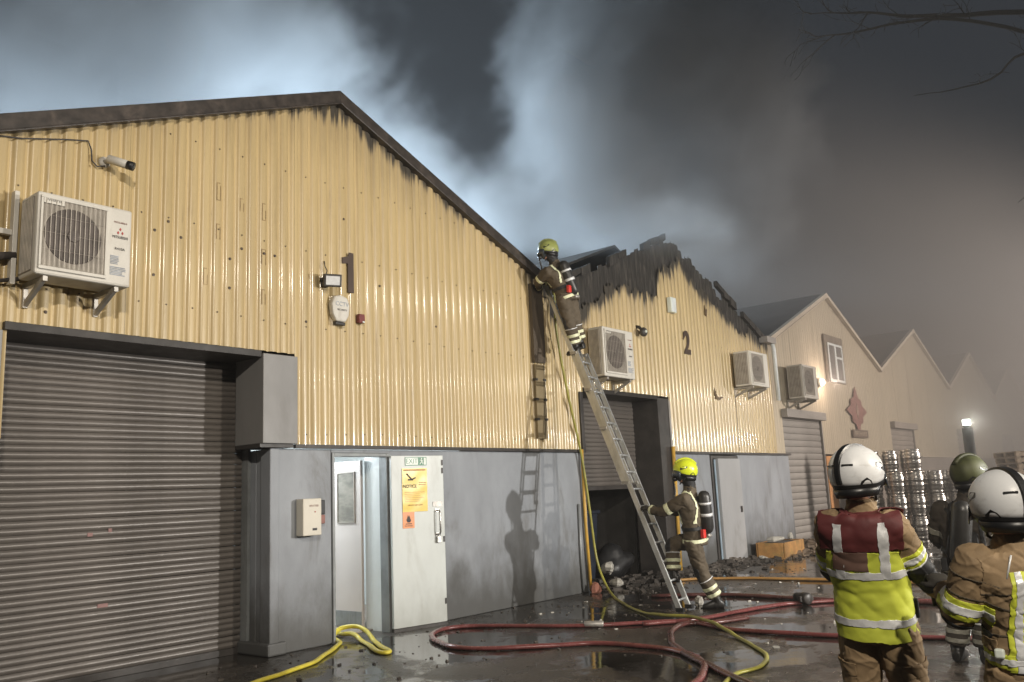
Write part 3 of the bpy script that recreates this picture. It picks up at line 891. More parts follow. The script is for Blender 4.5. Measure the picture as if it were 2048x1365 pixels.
# ================================================================== THINGS ON THE WALLS
def ac_unit(label, x0, x1, z0, z1, depth=0.34, back=-0.12, brand=True):
    w, h = x1 - x0, z1 - z0
    t = thing('air_conditioner', label, 'air conditioner', (x0, back, z0), 0, 'air conditioning units on the walls')
    yf = -depth
    cas = MB().box((0, yf, 0), (w, 0, h)).build('casing', 'ac_white', t, bevel=0.02)
    # panels and grille
    gx0, gx1, gz0, gz1 = 0.05 * w, 0.70 * w, 0.10 * h, 0.92 * h
    MB().box((gx0, yf - 0.008, gz0), (gx1, yf - 0.001, gz1)).build('grille_panel', 'ac_grille', t)
    bead = MB()
    bead.box((gx0 - 0.02, yf - 0.022, gz1), (gx1 + 0.015, yf - 0.001, gz1 + 0.022))
    bead.box((gx0 - 0.02, yf - 0.022, gz0 - 0.03), (gx1 + 0.015, yf - 0.001, gz0))
    bead.box((gx0 - 0.02, yf - 0.020, gz0), (gx0, yf - 0.001, gz1))
    bead.box((gx1, yf - 0.020, gz0), (gx1 + 0.015, yf - 0.001, gz1))
    bead.build('grille_frame', 'ac_white', t, bevel=0.004)
    cxm, czm, rr = (gx0 + gx1) / 2 - 0.01, (gz0 + gz1) / 2, min((gx1 - gx0), (gz1 - gz0)) * 0.455
    MB().lathe([(0.001, 0.0), (rr, 0.0), (rr * 0.985, 0.006), (0.001, 0.006)], 36, (cxm, yf - 0.008, czm), 'y').build('fan_opening', 'ac_dark', t, smooth=False)
    hub = MB()
    hub.lathe([(0.001, 0.0), (rr * 0.22, 0.0), (rr * 0.2, 0.012), (0.001, 0.014)], 20, (cxm, yf - 0.014, czm), 'y')
    for a in range(3):
        ang = a * 2.094 + 0.4
        d = V((math.cos(ang), 0, math.sin(ang)))
        n = V((-math.sin(ang), 0, math.cos(ang)))
        c0 = V((cxm, yf - 0.0165, czm))
        hub.add([c0 + d * rr * 0.2 - n * rr * 0.12, c0 + d * rr * 0.92 - n * rr * 0.25, c0 + d * rr * 0.85 + n * rr * 0.42, c0 + d * rr * 0.2 + n * rr * 0.14], [(0, 1, 2, 3)])
    hub.build('fan', 'ac_dark', t)
    nw = 13
    first = None
    for i in range(nw):
        x = gx0 + (gx1 - gx0) * (i + 0.5) / nw
        if first is None:
            first = MB().tube([(0, 0, gz0 + 0.002), (0, 0, gz1 - 0.002)], 0.0032, 5).build('guard_wire', 'wire', t, loc=(x, yf - 0.026, 0))
        else:
            copy_part(first, t, (x, yf - 0.026, 0))
    gr = MB()
    for f in (0.25, 0.5, 0.75):
        gr.tube([(gx0 + 0.002, yf - 0.026, gz0 + (gz1 - gz0) * f), (gx1 - 0.002, yf - 0.026, gz0 + (gz1 - gz0) * f)], 0.0012, 4)
    gr.build('guard_bar', 'wire', t)
    # left louvred side
    MB().box((-0.006, yf + 0.06, 0.05 * h), (-0.001, -0.03, 0.95 * h)).build('side_grille', 'ac_grille', t)
    lv = MB()
    for i in range(8):
        y = yf + 0.08 + i * (depth - 0.13) / 7
        lv.box((-0.012, y - 0.004, 0.06 * h), (-0.006, y + 0.004, 0.94 * h))
    lv.build('side_fin', 'wire', t)
    for bx0 in (0.12 * w, 0.86 * w):
        b = MB()
        b.box((bx0 - 0.02, yf + 0.02, -0.05), (bx0 + 0.02, 0.10, -0.004))
        b.bar((bx0, yf + 0.06, -0.03), (bx0, 0.09, -0.20), 0.035, 0.045)
        b.box((bx0 - 0.02, 0.06, -0.22), (bx0 + 0.02, 0.10, -0.052))
        b.build('wall_bracket', 'galv', t, bevel=0.003)
    if brand:
        px = gx1 + (w - gx1) * 0.56
        yy = yf - 0.003
        e = 0.021
        dm = MB()
        for ox, oz in ((0, e * 0.9), (-e * 0.95, -e * 0.75), (e * 0.95, -e * 0.75)):
            s_ = e * 0.72
            cx_, cz_ = px + ox, h * 0.70 + oz
            dm.poly_y([(cx_ - s_ * 0.62, cz_), (cx_, cz_ - s_), (cx_ + s_ * 0.62, cz_), (cx_, cz_ + s_)], yy - 0.002, yy + 0.004)
        dm.build('maker_emblem', 'red', t)
        lettering('maker_lettering', 'MITSUBISHI', 0.036, 'ink', (px, yy, h * 0.62), t, sx=0.8)
        lettering('maker_lettering', 'MITSUBISHI', 0.022, 'red_dull', (px, yy, h * 0.81), t, sx=1.1)
        lettering('model_lettering', 'R410A', 0.034, 'ink', (px, yy, h * 0.47), t)
        lettering('model_lettering', 'INVERTER', 0.030, 'ink', (gx0 + 0.085, yf - 0.024, gz1 + 0.035 - 0.05), t)
        MB().box((gx0, yf - 0.0235, gz1 - 0.045), (gx0 + 0.17, yf - 0.012, gz1 - 0.001)).build('name_plate', 'ac_white', t)
        lab = MB()
        for zc, n, ww in ((0.27, 6, 0.10), (0.13, 6, 0.17)):
            for i in range(n):
                L = ww * random.uniform(0.6, 1.0)
                xx = gx1 + (w - gx1) * 0.22
                lab.box((xx, yy - 0.0012, h * zc + i * 0.014), (xx + L, yy + 0.002, h * zc + i * 0.014 + 0.008))
        lab.build('data_label', 'ink_blue', t)
    return t

a1 = ac_unit("large white air conditioner above the long shutter, three red diamonds on its front", -3.60, -2.77, 3.56, 4.29, 0.34)
a2 = ac_unit("boxy white air conditioner beside the climbing firefighter, over the burnt unit's doorway", 5.13, 6.06, 3.36, 4.18, 0.30, brand=True)
a3 = ac_unit("grey-sided air conditioner on the burnt unit, right of the number 2", 10.58, 11.50, 3.57, 4.31, 0.38, brand=False)
a4 = ac_unit("hazy white air conditioner on the pale unit with the crest, above a grey shutter", 13.48, 14.40, 3.47, 4.27, 0.38, brand=False)

# refrigerant pipework running left from the large unit
pw = MB()
pw.tube([(-4.4, -0.07, 3.60), (-3.95, -0.075, 3.72), (-3.62, -0.11, 3.78)], 0.035, 8)
pw.tube([(-4.4, -0.06, 3.45), (-3.9, -0.065, 3.50), (-3.58, -0.10, 3.58)], 0.018, 8)
tag(pw.build('pipe_run', 'copper', smooth=True), "black lagged pipes running along the wall to the large air conditioner", 'pipe')
tr = MB().box((-4.4, -0.10, 3.96), (-3.63, -0.045, 4.01))
tr.box((-3.66, -0.13, 3.52), (-3.62, -0.05, 4.36))
tag(tr.build('cable_trunking', 'ac_white', bevel=0.004), "slim white cable trunking beside the large air conditioner", 'trunking')

# security camera on its bracket
t = thing('security_camera', "white bullet camera under the roof edge above the large air conditioner", 'camera', (-2.86, -0.04, 4.86))
MB().lathe([(0.001, 0), (0.055, 0), (0.055, 0.022), (0.038, 0.034), (0.001, 0.036)], 20, (0, 0, 0), 'y').build('mount', 'ac_white', t, smooth=True)
MB().tube([(0, -0.03, 0), (0.01, -0.10, 0.0), (0.03, -0.14, -0.01)], [0.022, 0.018, 0.022], 10).build('arm', 'ac_white', t, smooth=True)
d = V((0.62, -0.62, -0.30)).normalized()
s0 = V((-0.01, -0.10, 0.01))
MB().tube([s0, s0 + d * 0.01, s0 + d * 0.19, s0 + d * 0.20], [0.03, 0.042, 0.042, 0.036], 16).build('barrel', 'ac_white', t, smooth=True)
MB().tube([s0 + d * 0.195, s0 + d * 0.255, s0 + d * 0.256], [0.043, 0.043, 0.03], 16).build('lens_hood', 'black', t, smooth=True)
MB().lathe([(0.001, 0), (0.02, 0.0), (0.015, 0.004), (0.001, 0.006)], 12).build('lens', 'visor', t, loc=s0 + d * 0.258).rotation_euler = d.to_track_quat('Z', 'Y').to_euler()
cb = MB().tube([(-4.2, -0.052, 4.78), (-3.6, -0.055, 4.88), (-3.2, -0.055, 4.99), (-3.02, -0.055, 5.03), (-2.99, -0.06, 4.95), (-2.98, -0.06, 4.84), (-2.94, -0.08, 4.79), (-2.86, -0.07, 4.82)], 0.007, 6)
tag(cb.build('camera_cable', 'ink', smooth=True), "thin black cable looping along the cladding to the white camera", 'cable')

# small floodlight (unlit) by the number 1
def flood(label, x, z, group=None, lens='sign_white'):
    t = thing('wall_floodlight', label, 'floodlight', (x, -0.04, z), 0, group)
    MB().box((-0.05, -0.03, -0.05), (0.05, 0.0, 0.05)).build('back_plate', 'dark', t, bevel=0.005)
    MB().bar((-0.07, -0.02, 0.03), (-0.03, -0.12, 0.03), 0.02, 0.03).bar((0.07, -0.02, 0.03), (0.07, -0.12, 0.03), 0.02, 0.03).build('bracket', 'dark', t)
    q = Matrix.Rotation(R(-28), 3, 'Z') @ Matrix.Rotation(R(14), 3, 'X')
    hd = MB().box((-0.105, -0.20, -0.075), (0.105, -0.11, 0.075), q, (0, -0.15, 0))
    hd.build('housing', 'dark', t, bevel=0.012)
    fc = MB().box((-0.08, -0.207, -0.052), (0.08, -0.201, 0.052), q, (0, -0.15, 0))
    fc.build('lens', lens, t)
    MB().tube([(0, -0.02, 0.06), (0.01, -0.05, 0.14), (-0.01, -0.03, 0.2), (0, -0.01, 0.26)], 0.006, 6).build('lead', 'ink', t, smooth=True)
    return t
flood("small dark floodlight left of the brown number 1, unlit", -0.22, 4.10, None, M['band_silver'].name and 'band_silver')
# sensor lamp on the burnt unit
t = thing('wall_lamp', "sooty black lamp with a bright lens right of the burnt unit's boxy air conditioner", 'lamp', (6.84, -0.04, 4.31))
MB().tube([(0, 0.0, 0.12), (0, -0.06, 0.1), (0, -0.12, 0.02)], 0.03, 8).build('bracket', 'dark', t, smooth=True)
MB().ball((0, -0.14, 0), (0.085, 0.07, 0.085), 14, 10).build('housing', 'dark', t, smooth=True)
MB().ball((-0.02, -0.205, 0), (0.03, 0.02, 0.03), 10, 6).build('lens', 'sign_white', t, smooth=True)

# alarm bell box
t = thing('alarm_box', "white rounded alarm bell box with CCTV lettering below the small floodlight", 'alarm box', (-0.03, -0.04, 3.80))
out = [(-0.135, 0.05), (-0.10, 0.145), (0.0, 0.17), (0.10, 0.145), (0.135, 0.05), (0.12, -0.07), (0.07, -0.155), (-0.07, -0.155), (-0.12, -0.07)]
MB().poly_y(out, -0.085, 0.0).build('cover', 'ac_white', t, bevel=0.022)
MB().box((-0.075, -0.07, -0.195), (0.075, -0.01, -0.157)).build('sounder', 'dark', t, bevel=0.012)
lettering('lettering', 'CCTV', 0.075, 'ink_blue', (0.01, -0.087, 0.055), t)
lettering('lettering', 'SECURITY', 0.034, 'ink', (0.01, -0.087, -0.015), t)
t = thing('sounder_box', "little dark red box on the cladding, right of the white alarm box", 'box', (0.31, -0.04, 3.73))
MB().box((-0.045, -0.06, -0.055), (0.045, 0.0, 0.055)).build('cover', 'maroon', t, bevel=0.008)
MB().box((0.005, -0.064, -0.05), (0.04, -0.061, -0.033)).build('indicator', 'sign_white', t)
# white box on the burnt gable
t = thing('junction_box', "white junction box high on the burnt gable above the number 2", 'junction box', (8.13, -0.04, 5.0))
MB().box((-0.10, -0.10, -0.15), (0.10, 0.0, 0.15)).build('cover', 'sign_white', t, bevel=0.015)
MB().box((-0.085, -0.104, -0.13), (0.085, -0.1005, 0.13)).build('lid', 'white_paint', t, bevel=0.004)

# numbers
n1 = MB().poly_y([(-0.005, 0.0), (0.085, 0.0), (0.085, 0.50), (0.02, 0.50), (0.0, 0.45), (-0.09, 0.42), (-0.09, 0.345), (-0.005, 0.355)], -0.055, -0.040)
o = n1.build('number_sign', 'brown', loc=(0.14, 0, 4.04))
tag(o, "dark brown figure 1 fixed to the cream cladding", 'number', 'unit numbers on the cladding')
o = lettering('number_sign', '2', 0.62, 'brown', (8.72, -0.044, 4.31), None, ext=0.006, sx=0.85, bold=0.022)
tag(o, "dark brown figure 2 on the burnt unit's cladding", 'number', 'unit numbers on the cladding')

# shutter control box with a key switch
t = thing('control_box', "cream control box on the grey pier beside the open doorway", 'control box', (-0.47, 0.0, 1.40))
MB().box((-0.125, -0.13, -0.20), (0.125, -0.003, 0.20)).build('cover', mat('cream_plastic', (0.66, 0.62, 0.53), 0.45, 0, 0.05, 3), t, bevel=0.01)
lettering('lettering', 'SHUTTER', 0.03, 'red_dull', (0.02, -0.132, 0.12), t)
MB().box((0.0, -0.134, -0.145), (0.06, -0.1305, -0.12)).build('maker_plate', 'ink', t)
MB().lathe([(0.001, 0), (0.008, 0.0), (0.006, 0.006), (0.001, 0.007)], 10, (0.035, -0.131, 0.055), 'y').build('indicator', 'red', t)
t = thing('key_switch', "black and red switch block fixed beside the cream control box", 'switch', (-0.285, 0.0, 1.44))
MB().box((-0.04, -0.07, -0.02), (0.04, -0.003, 0.14)).build('body', 'black', t, bevel=0.008)
MB().box((-0.04, -0.07, -0.12), (0.04, -0.003, -0.024)).build('button_cover', 'red_dull', t, bevel=0.008)

# the exit door, flung open against the wall
t = thing('exit_door', "off-white steel door standing open beside the lit doorway, signs on it", 'door', (0.752, -0.045, 0), R(-10.5))
DW = 0.775
MB().box((0, -0.045, 0.04), (DW, 0.0, 2.075)).build('leaf', 'white_door', t, bevel=0.004)
MB().box((0.0, -0.05, 0.0), (DW, 0.004, 0.036)).build('bottom_rail', 'dark', t)
hd = MB().tube([(0.655, -0.05, 1.10), (0.655, -0.10, 1.10), (0.66, -0.115, 1.13), (0.66, -0.115, 1.36), (0.655, -0.10, 1.39), (0.655, -0.05, 1.39)], 0.011, 8).build('pull_handle', 'steel', t, smooth=True)
MB().box((0.63, -0.052, 1.08), (0.69, -0.046, 1.12)).box((0.63, -0.052, 1.37), (0.69, -0.046, 1.41)).build('fixing_plate', 'steel', hd)
MB().box((0.635, -0.085, 1.0), (0.69, -0.05, 1.075)).tube([(0.645, -0.07, 1.07), (0.645, -0.075, 1.11), (0.68, -0.075, 1.11), (0.68, -0.07, 1.07)], 0.006, 6).build('padlock', 'steel', t, bevel=0.004)
MB().box((0.60, -0.052, 1.44), (0.74, -0.046, 1.50)).build('hasp', 'galv', t)
hg = MB()
for z in (1.95, 1.85, 1.0, 0.25):
    hg.box((DW - 0.03, -0.05, z), (DW - 0.004, -0.046, z + 0.07))
hg.build('bolt_plate', 'dark', t)
def door_point(x, z, y=-0.0465):
    a = R(-10.5)
    return V((0.752 + x * math.cos(a) - y * math.sin(a), -0.045 + x * math.sin(a) + y * math.cos(a), z))
def on_door(name, label, cat, x, z):
    return thing(name, label, cat, door_point(x, z), R(-10.5))
t = on_door('exit_sign', "green EXIT sign with a running man at the top of the open steel door", 'sign', 0.36, 2.005)
MB().box((-0.16, -0.004, -0.052), (0.16, 0.0, 0.052)).build('plate', 'exit_green', t)
MB().box((-0.152, -0.0052, -0.044), (0.03, -0.0042, 0.044)).build('panel', 'sign_white', t)
lettering('lettering', 'EXIT', 0.088, 'exit_green', (-0.062, -0.0058, 0.0), t, ext=0.0004, sx=0.98)
rm = MB()
y0, y1 = -0.0062, -0.0044
rm.lathe([(0.001, 0), (0.010, 0), (0.010, 0.001), (0.001, 0.001)], 10, (0.085, -0.0048, 0.034), 'y')
for a, b, w in (((0.080, 0.022), (0.088, -0.005), 0.016), ((0.088, -0.005), (0.070, -0.022), 0.010), ((0.070, -0.022), (0.058, -0.036), 0.009), ((0.088, -0.005), (0.104, -0.018), 0.010),
                ((0.104, -0.018), (0.100, -0.038), 0.009), ((0.080, 0.018), (0.062, 0.010), 0.008), ((0.082, 0.018), (0.104, 0.004), 0.008)):
    rm.bar((a[0], -0.0053, a[1]), (b[0], -0.0053, b[1]), 0.0012, w, (0, 0, 1) if abs(a[0] - b[0]) > abs(a[1] - b[1]) else (1, 0, 0))
rm.box((0.118, -0.006, -0.044), (0.150, -0.0042, 0.044))
rm.build('running_man', 'sign_white', t)
t = on_door('yellow_notice', "tall yellow laminated notice with a black bent arrow on the open steel door", 'notice', 0.335, 1.655)
sh = MB()
nxs, nzs = 10, 18
for j in range(nzs + 1):
    for i in range(nxs + 1):
        x, z = -0.185 + 0.37 * i / nxs, -0.265 + 0.53 * j / nzs
        sh.v.append(V((x, -0.006 - 0.003 * noise.noise(V((x * 9, z * 9, 2))), z)))
for j in range(nzs):
    for i in range(nxs):
        a = j * (nxs + 1) + i
        sh.f.append((a, a + 1, a + nxs + 2, a + nxs + 1))
sh.build('sheet', 'yellow_sign', t, smooth=True)
ar = MB()
ar.bar((-0.12, -0.014, 0.20), (-0.045, -0.014, 0.125), 0.004, 0.014).bar((-0.10, -0.014, 0.125), (-0.03, -0.014, 0.125), 0.004, 0.018).bar((-0.045, -0.014, 0.125), (0.01, -0.014, 0.150), 0.004, 0.014)
ar.build('arrow_mark', 'ink', t)
lettering('lettering', 'NOTICE', 0.055, 'ink', (-0.075, -0.013, 0.045), t, ext=0.0005)
lettering('lettering', 'FIRE EXIT KEEP CLEAR', 0.022, mat('faded_print', (0.45, 0.20, 0.04), 0.5), (0.0, -0.013, -0.185), t, ext=0.0005)
ln = MB()
for i, z in enumerate((0.235, 0.085, 0.06)):
    ln.box((-0.16 if i == 0 else 0.06, -0.0135, z), (0.16 if i == 0 else 0.165, -0.012, z + (0.016 if i == 0 else 0.007)))
for i in range(6):
    ln.box((-0.15, -0.0135, -0.03 - i * 0.022), (-0.15 + random.uniform(0.2, 0.3), -0.012, -0.026 - i * 0.022))
ln.build('print_line', bpy.data.materials['faded_print'], t)
t = on_door('orange_notice', "small orange hazard label with a black flame below the yellow notice", 'label', 0.235, 1.295)
MB().box((-0.085, -0.004, -0.10), (0.085, 0.0, 0.10)).build('sheet', 'orange_sign', t)
fl = [(-0.02, -0.03), (0.02, -0.03), (0.034, -0.005), (0.022, 0.015), (0.012, 0.055), (0.002, 0.032), (-0.010, 0.062), (-0.022, 0.02), (-0.034, 0.0)]
MB().poly_y(fl, -0.0062, -0.0045).box((-0.045, -0.0062, -0.052), (0.045, -0.0045, -0.042)).build('flame_mark', 'ink', t)
lettering('lettering', 'FLAMMABLE', 0.022, 'ink', (0, -0.0048, -0.072), t, ext=0.0005)

# crest and lettering board on the pale unit
t = thing('wall_crest', "faded red crest above a lettering board on the pale unit", 'emblem', (18.50, -0.05, 3.42))
cr = []
for i in range(48):
    a = 2 * math.pi * i / 48
    r = 0.62 / (abs(math.sin(a)) ** 0.9 + abs(math.cos(a)) ** 0.9) ** 1.05 * (1 + 0.10 * math.cos(8 * a))
    cr.append((r * math.sin(a) * 1.25, r * math.cos(a) * 1.0))
MB().poly_y(cr, -0.02, -0.002).build('shield', 'red_dull', t)
MB().poly_y([(-0.12, 0), (0, -0.22), (0.12, 0), (0, 0.22)], -0.03, -0.021).build('inner_diamond', mat('crest_inner', (0.34, 0.22, 0.18), 0.7), t)
t = thing('lettering_board', "brown lettering board under the faded crest", 'sign', (18.58, -0.05, 2.78))
MB().box((-0.62, -0.03, -0.11), (0.62, 0.0, 0.11)).build('board', mat('board_brown', (0.16, 0.115, 0.085), 0.7), t)
lettering('lettering', 'BREWERY', 0.17, mat('board_letter', (0.45, 0.36, 0.27), 0.6), (0, -0.032, 0), t, sx=1.35)
# bulkhead lamp that is lit
t = thing('bulkhead_lamp', "lit bulkhead lamp glowing on the pale unit below its window", 'lamp', (15.80, -0.05, 4.04))
MB().lathe([(0.001, 0), (0.11, 0), (0.11, 0.05), (0.001, 0.05)], 16, (0, 0, 0), 'y').build('base', 'white_paint', t)
MB().ball((0, -0.085, 0), (0.085, 0.05, 0.085), 12, 8).build('globe', 'lamp_warm', t, smooth=True)
point("bulkhead_light", (15.80, -0.42, 4.04), 45, (1.0, 0.80, 0.66), 0.08)

# mast lamp in the yard
t = thing('mast_lamp', "bright white floodlight on a dark mast in the hazy yard", 'lamp', (16.3, -3.26, 0))
MB().tube([(0, 0, 0), (0, 0, 0.3), (0, 0, 2.62)], [0.16, 0.13, 0.12], 10).build('mast', 'black', t, smooth=True)
MB().lathe([(0.001, 0.0), (0.34, 0.0), (0.30, 0.06), (0.001, 0.07)], 14).build('base_plate', 'black', t)
MB().box((-0.10, -0.07, 2.63), (0.10, 0.07, 2.67)).build('lamp_tray', 'black', t, bevel=0.01)
MB().box((-0.085, -0.04, 2.68), (0.085, 0.04, 2.82), Matrix.Rotation(R(-50), 3, 'Z')).build('lamp_head', 'lamp_white', t, bevel=0.02)
spot("mast_light", (16.15, -3.42, 2.76), (6.0, -7.0, 2.2), 160, (0.95, 1.0, 0.92), 120, 0.06)

# gas pipes
def pipe(label, pts, r=0.027, m='pipe_yellow', name='gas_pipe', grp='yellow pipes down the walls'):
    mb = MB().tube(pts, r, 10)
    o = mb.build(name, m, smooth=True)
    return tag(o, label, 'pipe', grp)
pipe("yellow pipe down the end of the grey wall beside the ladder", [(4.86, -0.06, 2.2), (4.86, -0.055, 1.0), (4.90, -0.06, 0.02)])
pipe("yellow pipe down the dark jamb behind the firefighter at the ladder foot", [(7.76, -0.09, 2.28), (7.74, -0.09, 1.2), (7.70, -0.09, 0.02)], 0.035)
pipe("thin grey conduit down the corner of the grey wall", [(4.74, -0.03, 1.35), (4.72, -0.03, 0.6), (4.74, -0.03, 0.03)], 0.02, 'door_frame', 'wall_conduit', None)

# ================================================================== LADDER
t = thing('extension_ladder', "long aluminium ladder leaning into the roof valley", 'ladder', (3.52, -2.38, 0))
base = V((3.52, -2.38, 0))
L0, R0, L1, R1 = V((3.36, -2.41, 0)), V((3.70, -2.35, 0)), V((3.97, -0.16, 4.80)), V((4.30, -0.12, 4.80))
ax = ((L1 + R1) / 2 - (L0 + R0) / 2).normalized()
sd = (R0 - L0).normalized()
nrm = sd.cross(ax).normalized()           # towards the yard or wall
if nrm.y > 0: nrm = -nrm
def stile(a, b, parent):
    mb = MB().bar(a - base, b - base, 0.030, 0.068, nrm)
    return mb.build('stile', 'alu', parent, bevel=0.004)
tot = (L1 - L0).length
def section(q0, q1, inset, off):
    a0, b0 = L0 + sd * inset + nrm * off, R0 - sd * inset + nrm * off
    for p in (a0, b0):
        stile(p + ax * q0 * tot, p + ax * q1 * tot, t)
    q = q0 * tot + 0.14
    first = None
    while q < q1 * tot - 0.05:
        a, b = a0 + ax * q - base, b0 + ax * q - base
        if first is None:
            first = MB().tube([(0, 0, 0), b - a], 0.015, 8).build('rung', 'alu', t, smooth=True, loc=a)
        else:
            copy_part(first, t, a)
        q += 0.26
section(0.0, 0.74, 0.0, 0.04)
section(0.34, 1.0, 0.045, -0.035)
for p in (L0, R0):
    c = p + nrm * 0.04 - base
    MB().box(c + V((-0.03, -0.05, 0.0)), c + V((0.03, 0.05, 0.05))).build('foot', 'black', t)
for q in (0.34, 0.5, 0.62, 0.74):
    for p in (L0, R0):
        c = p + ax * q * tot - base
        MB().box(c - V((0.025, 0.055, 0.02)), c + V((0.025, 0.055, 0.02))).build('guide_bracket', 'galv', t)

# ================================================================== HOSES
def smooth_path(pts, n=8):
    pts = [V(p) for p in pts]
    P_ = [pts[0] * 2 - pts[1]] + pts + [pts[-1] * 2 - pts[-2]]
    out = []
    for i in range(1, len(P_) - 2):
        a, b, c, d = P_[i - 1:i + 3]
        for k in range(n):
            s = k / n
            out.append(0.5 * ((2 * b) + (c - a) * s + (2 * a - 5 * b + 4 * c - d) * s * s + (3 * b - a - 3 * c + d) * s ** 3))
    out.append(pts[-1])
    return out
def hose(label, pts, r, m, z=None, joints=()):
    p3 = [(p[0], p[1], p[2] if len(p) > 2 else (z if z is not None else r)) for p in pts]
    path = smooth_path(p3)
    for p in path:
        w = 0.5 + 0.5 * noise.noise(p * 1.7)
        p.x += 0.020 * noise.noise(V((p.x * 2.6, p.y * 2.6, 3)))
        p.y += 0.020 * noise.noise(V((p.x * 2.6, p.y * 2.6, 9)))
    n_ = len(path)
    mb = MB().tube(path, [r * (1 + 0.10 * noise.noise(p * 3.0)) for p in path], 12)
    for i, c in enumerate(path):
        fl_ = 0.80 + 0.12 * noise.noise(c * 2.0)
        for v in mb.v[i * 12:(i + 1) * 12]:
            if c.z < r * 1.6:
                d_ = v - c
                v.z = c.z + d_.z * fl_ - r * (1 - fl_)
                v.x, v.y = c.x + d_.x * (2 - fl_) ** 0.6, c.y + d_.y * (2 - fl_) ** 0.6
    o = mb.build('fire_hose', m, smooth=True)
    for f in joints:
        i = int(f * (n_ - 2))
        a, b = path[i], path[i + 1]
        d_ = (b - a).normalized()
        c = (a + b) / 2 + V((0, 0, 0.008))
        MB().tube([c - d_ * 0.11, c - d_ * 0.10, c - d_ * 0.012, c + d_ * 0.012, c + d_ * 0.10, c + d_ * 0.11], [r * 1.02, r * 1.2, r * 1.28, r * 1.28, r * 1.2, r * 1.02], 14).build('coupling', 'galv', o, smooth=True)
    return tag(o, label, 'hose', 'hoses snaking over the wet ground')
hose("bright yellow hose curving out of the doorway past the grey pier",
     [(-2.6, -1.45), (-1.88, -1.11), (-1.51, -1.0), (-1.03, -0.81), (-0.59, -0.52), (-0.28, -0.28), (-0.085, -0.12), (-0.03, 0.02, 0.035), (0.03, 0.16, 0.05), (0.22, 0.28, 0.10), (0.34, 0.12, 0.12), (0.30, -0.10, 0.08),
      (0.10, -0.46), (-0.12, -0.86), (-0.24, -1.06), (-0.31, -1.08), (-0.30, -0.96), (-0.10, -0.62), (0.10, -0.25), (0.19, 0.02, 0.06), (0.27, 0.3, 0.04), (0.4, 0.8, 0.05), (0.42, 1.4, 0.05)], 0.026, 'hose_yellow')
hose("glossy red hose laid in a long flat loop on the wet ground",
     [(-0.7, -4.9), (-0.31, -4.55), (0.04, -4.44), (0.47, -4.26), (0.83, -3.98), (1.05, -3.6), (1.1, -3.12), (1.0, -2.71), (0.65, -2.34), (0.3, -1.84), (0.27, -1.44), (0.53, -0.96), (0.80, -0.68), (1.12, -0.56), (1.42, -0.74), (1.69, -1.38), (1.99, -2.03), (2.45, -2.55),
      (2.65, -2.96), (2.42, -3.44), (2.34, -3.94), (2.36, -4.46), (2.43, -4.84), (2.61, -5.49), (2.83, -6.25), (3.0, -7.4), (3.2, -9.0)], 0.030, 'hose_red', None, (0.62,))
hose("dull red hose making a tight curl beyond the long red loop",
     [(3.2, -3.4), (2.75, -3.25), (2.53, -3.0), (2.11, -3.04), (1.49, -3.37), (0.95, -3.81), (0.45, -4.37), (0.16, -4.68), (-0.2, -5.2)], 0.032, 'hose_dark', 0.03)
hose("slim lime hose hanging from the roof valley and winding across the yard",
     [(4.15, 0.35, 4.95), (4.10, -0.12, 4.86), (4.12, -0.22, 4.6), (4.22, -0.16, 4.0), (4.50, -0.12, 3.0), (4.78, -0.10, 2.1), (4.90, -0.12, 1.2), (4.95, -0.16, 0.5), (4.85, -0.36, 0.12), (4.5, -0.72), (3.94, -1.22), (3.2, -1.98), (2.86, -2.52, 0.05), (2.80, -2.87, 0.06), (2.37, -3.41, 0.07), (1.9, -3.92), (1.42, -4.34),
      (1.15, -4.52), (0.71, -4.65), (0.34, -4.6), (-0.09, -4.7), (-0.6, -4.9), (-1.5, -5.4)], 0.019, 'hose_green')
hose("muted orange hose running straight past the burnt doorway",
     [(6.55, -0.55), (6.9, -0.9), (7.15, -1.6), (7.23, -2.46), (7.27, -3.23), (7.2, -4.0), (7.1, -5.5), (7.0, -8.0)], 0.03, 'hose_orange')
hose("brown muddy hose lying beside the ladder foot",
     [(4.6, -1.3), (5.05, -2.2), (5.04, -2.9), (4.99, -3.6), (5.1, -4.6), (5.0, -6.5)], 0.032, 'hose_dark')
hose("shiny dark red hose ending at a coupling behind the ladder firefighter",
     [(2.3, -2.55), (2.75, -2.88), (3.2, -3.02), (3.64, -3.10), (4.25, -3.30), (4.59, -3.50), (5.02, -4.0), (5.3, -5.2)], 0.030, 'hose_red')
t = thing('hose_coupling', "dark round hose coupling lying on the wet yard", 'coupling', (4.62, -3.52, 0.05), R(60))
MB().tube([(-0.12, 0, 0.03), (-0.1, 0, 0.03), (-0.02, 0, 0.03), (0.0, 0, 0.03), (0.12, 0, 0.03)], [0.055, 0.075, 0.078, 0.068, 0.060], 12).build('collar', 'dark', t, smooth=True)
MB().box((-0.08, -0.10, 0.0), (-0.03, -0.07, 0.06)).box((-0.08, 0.07, 0.0), (-0.03, 0.10, 0.06)).build('lug', 'dark', t)

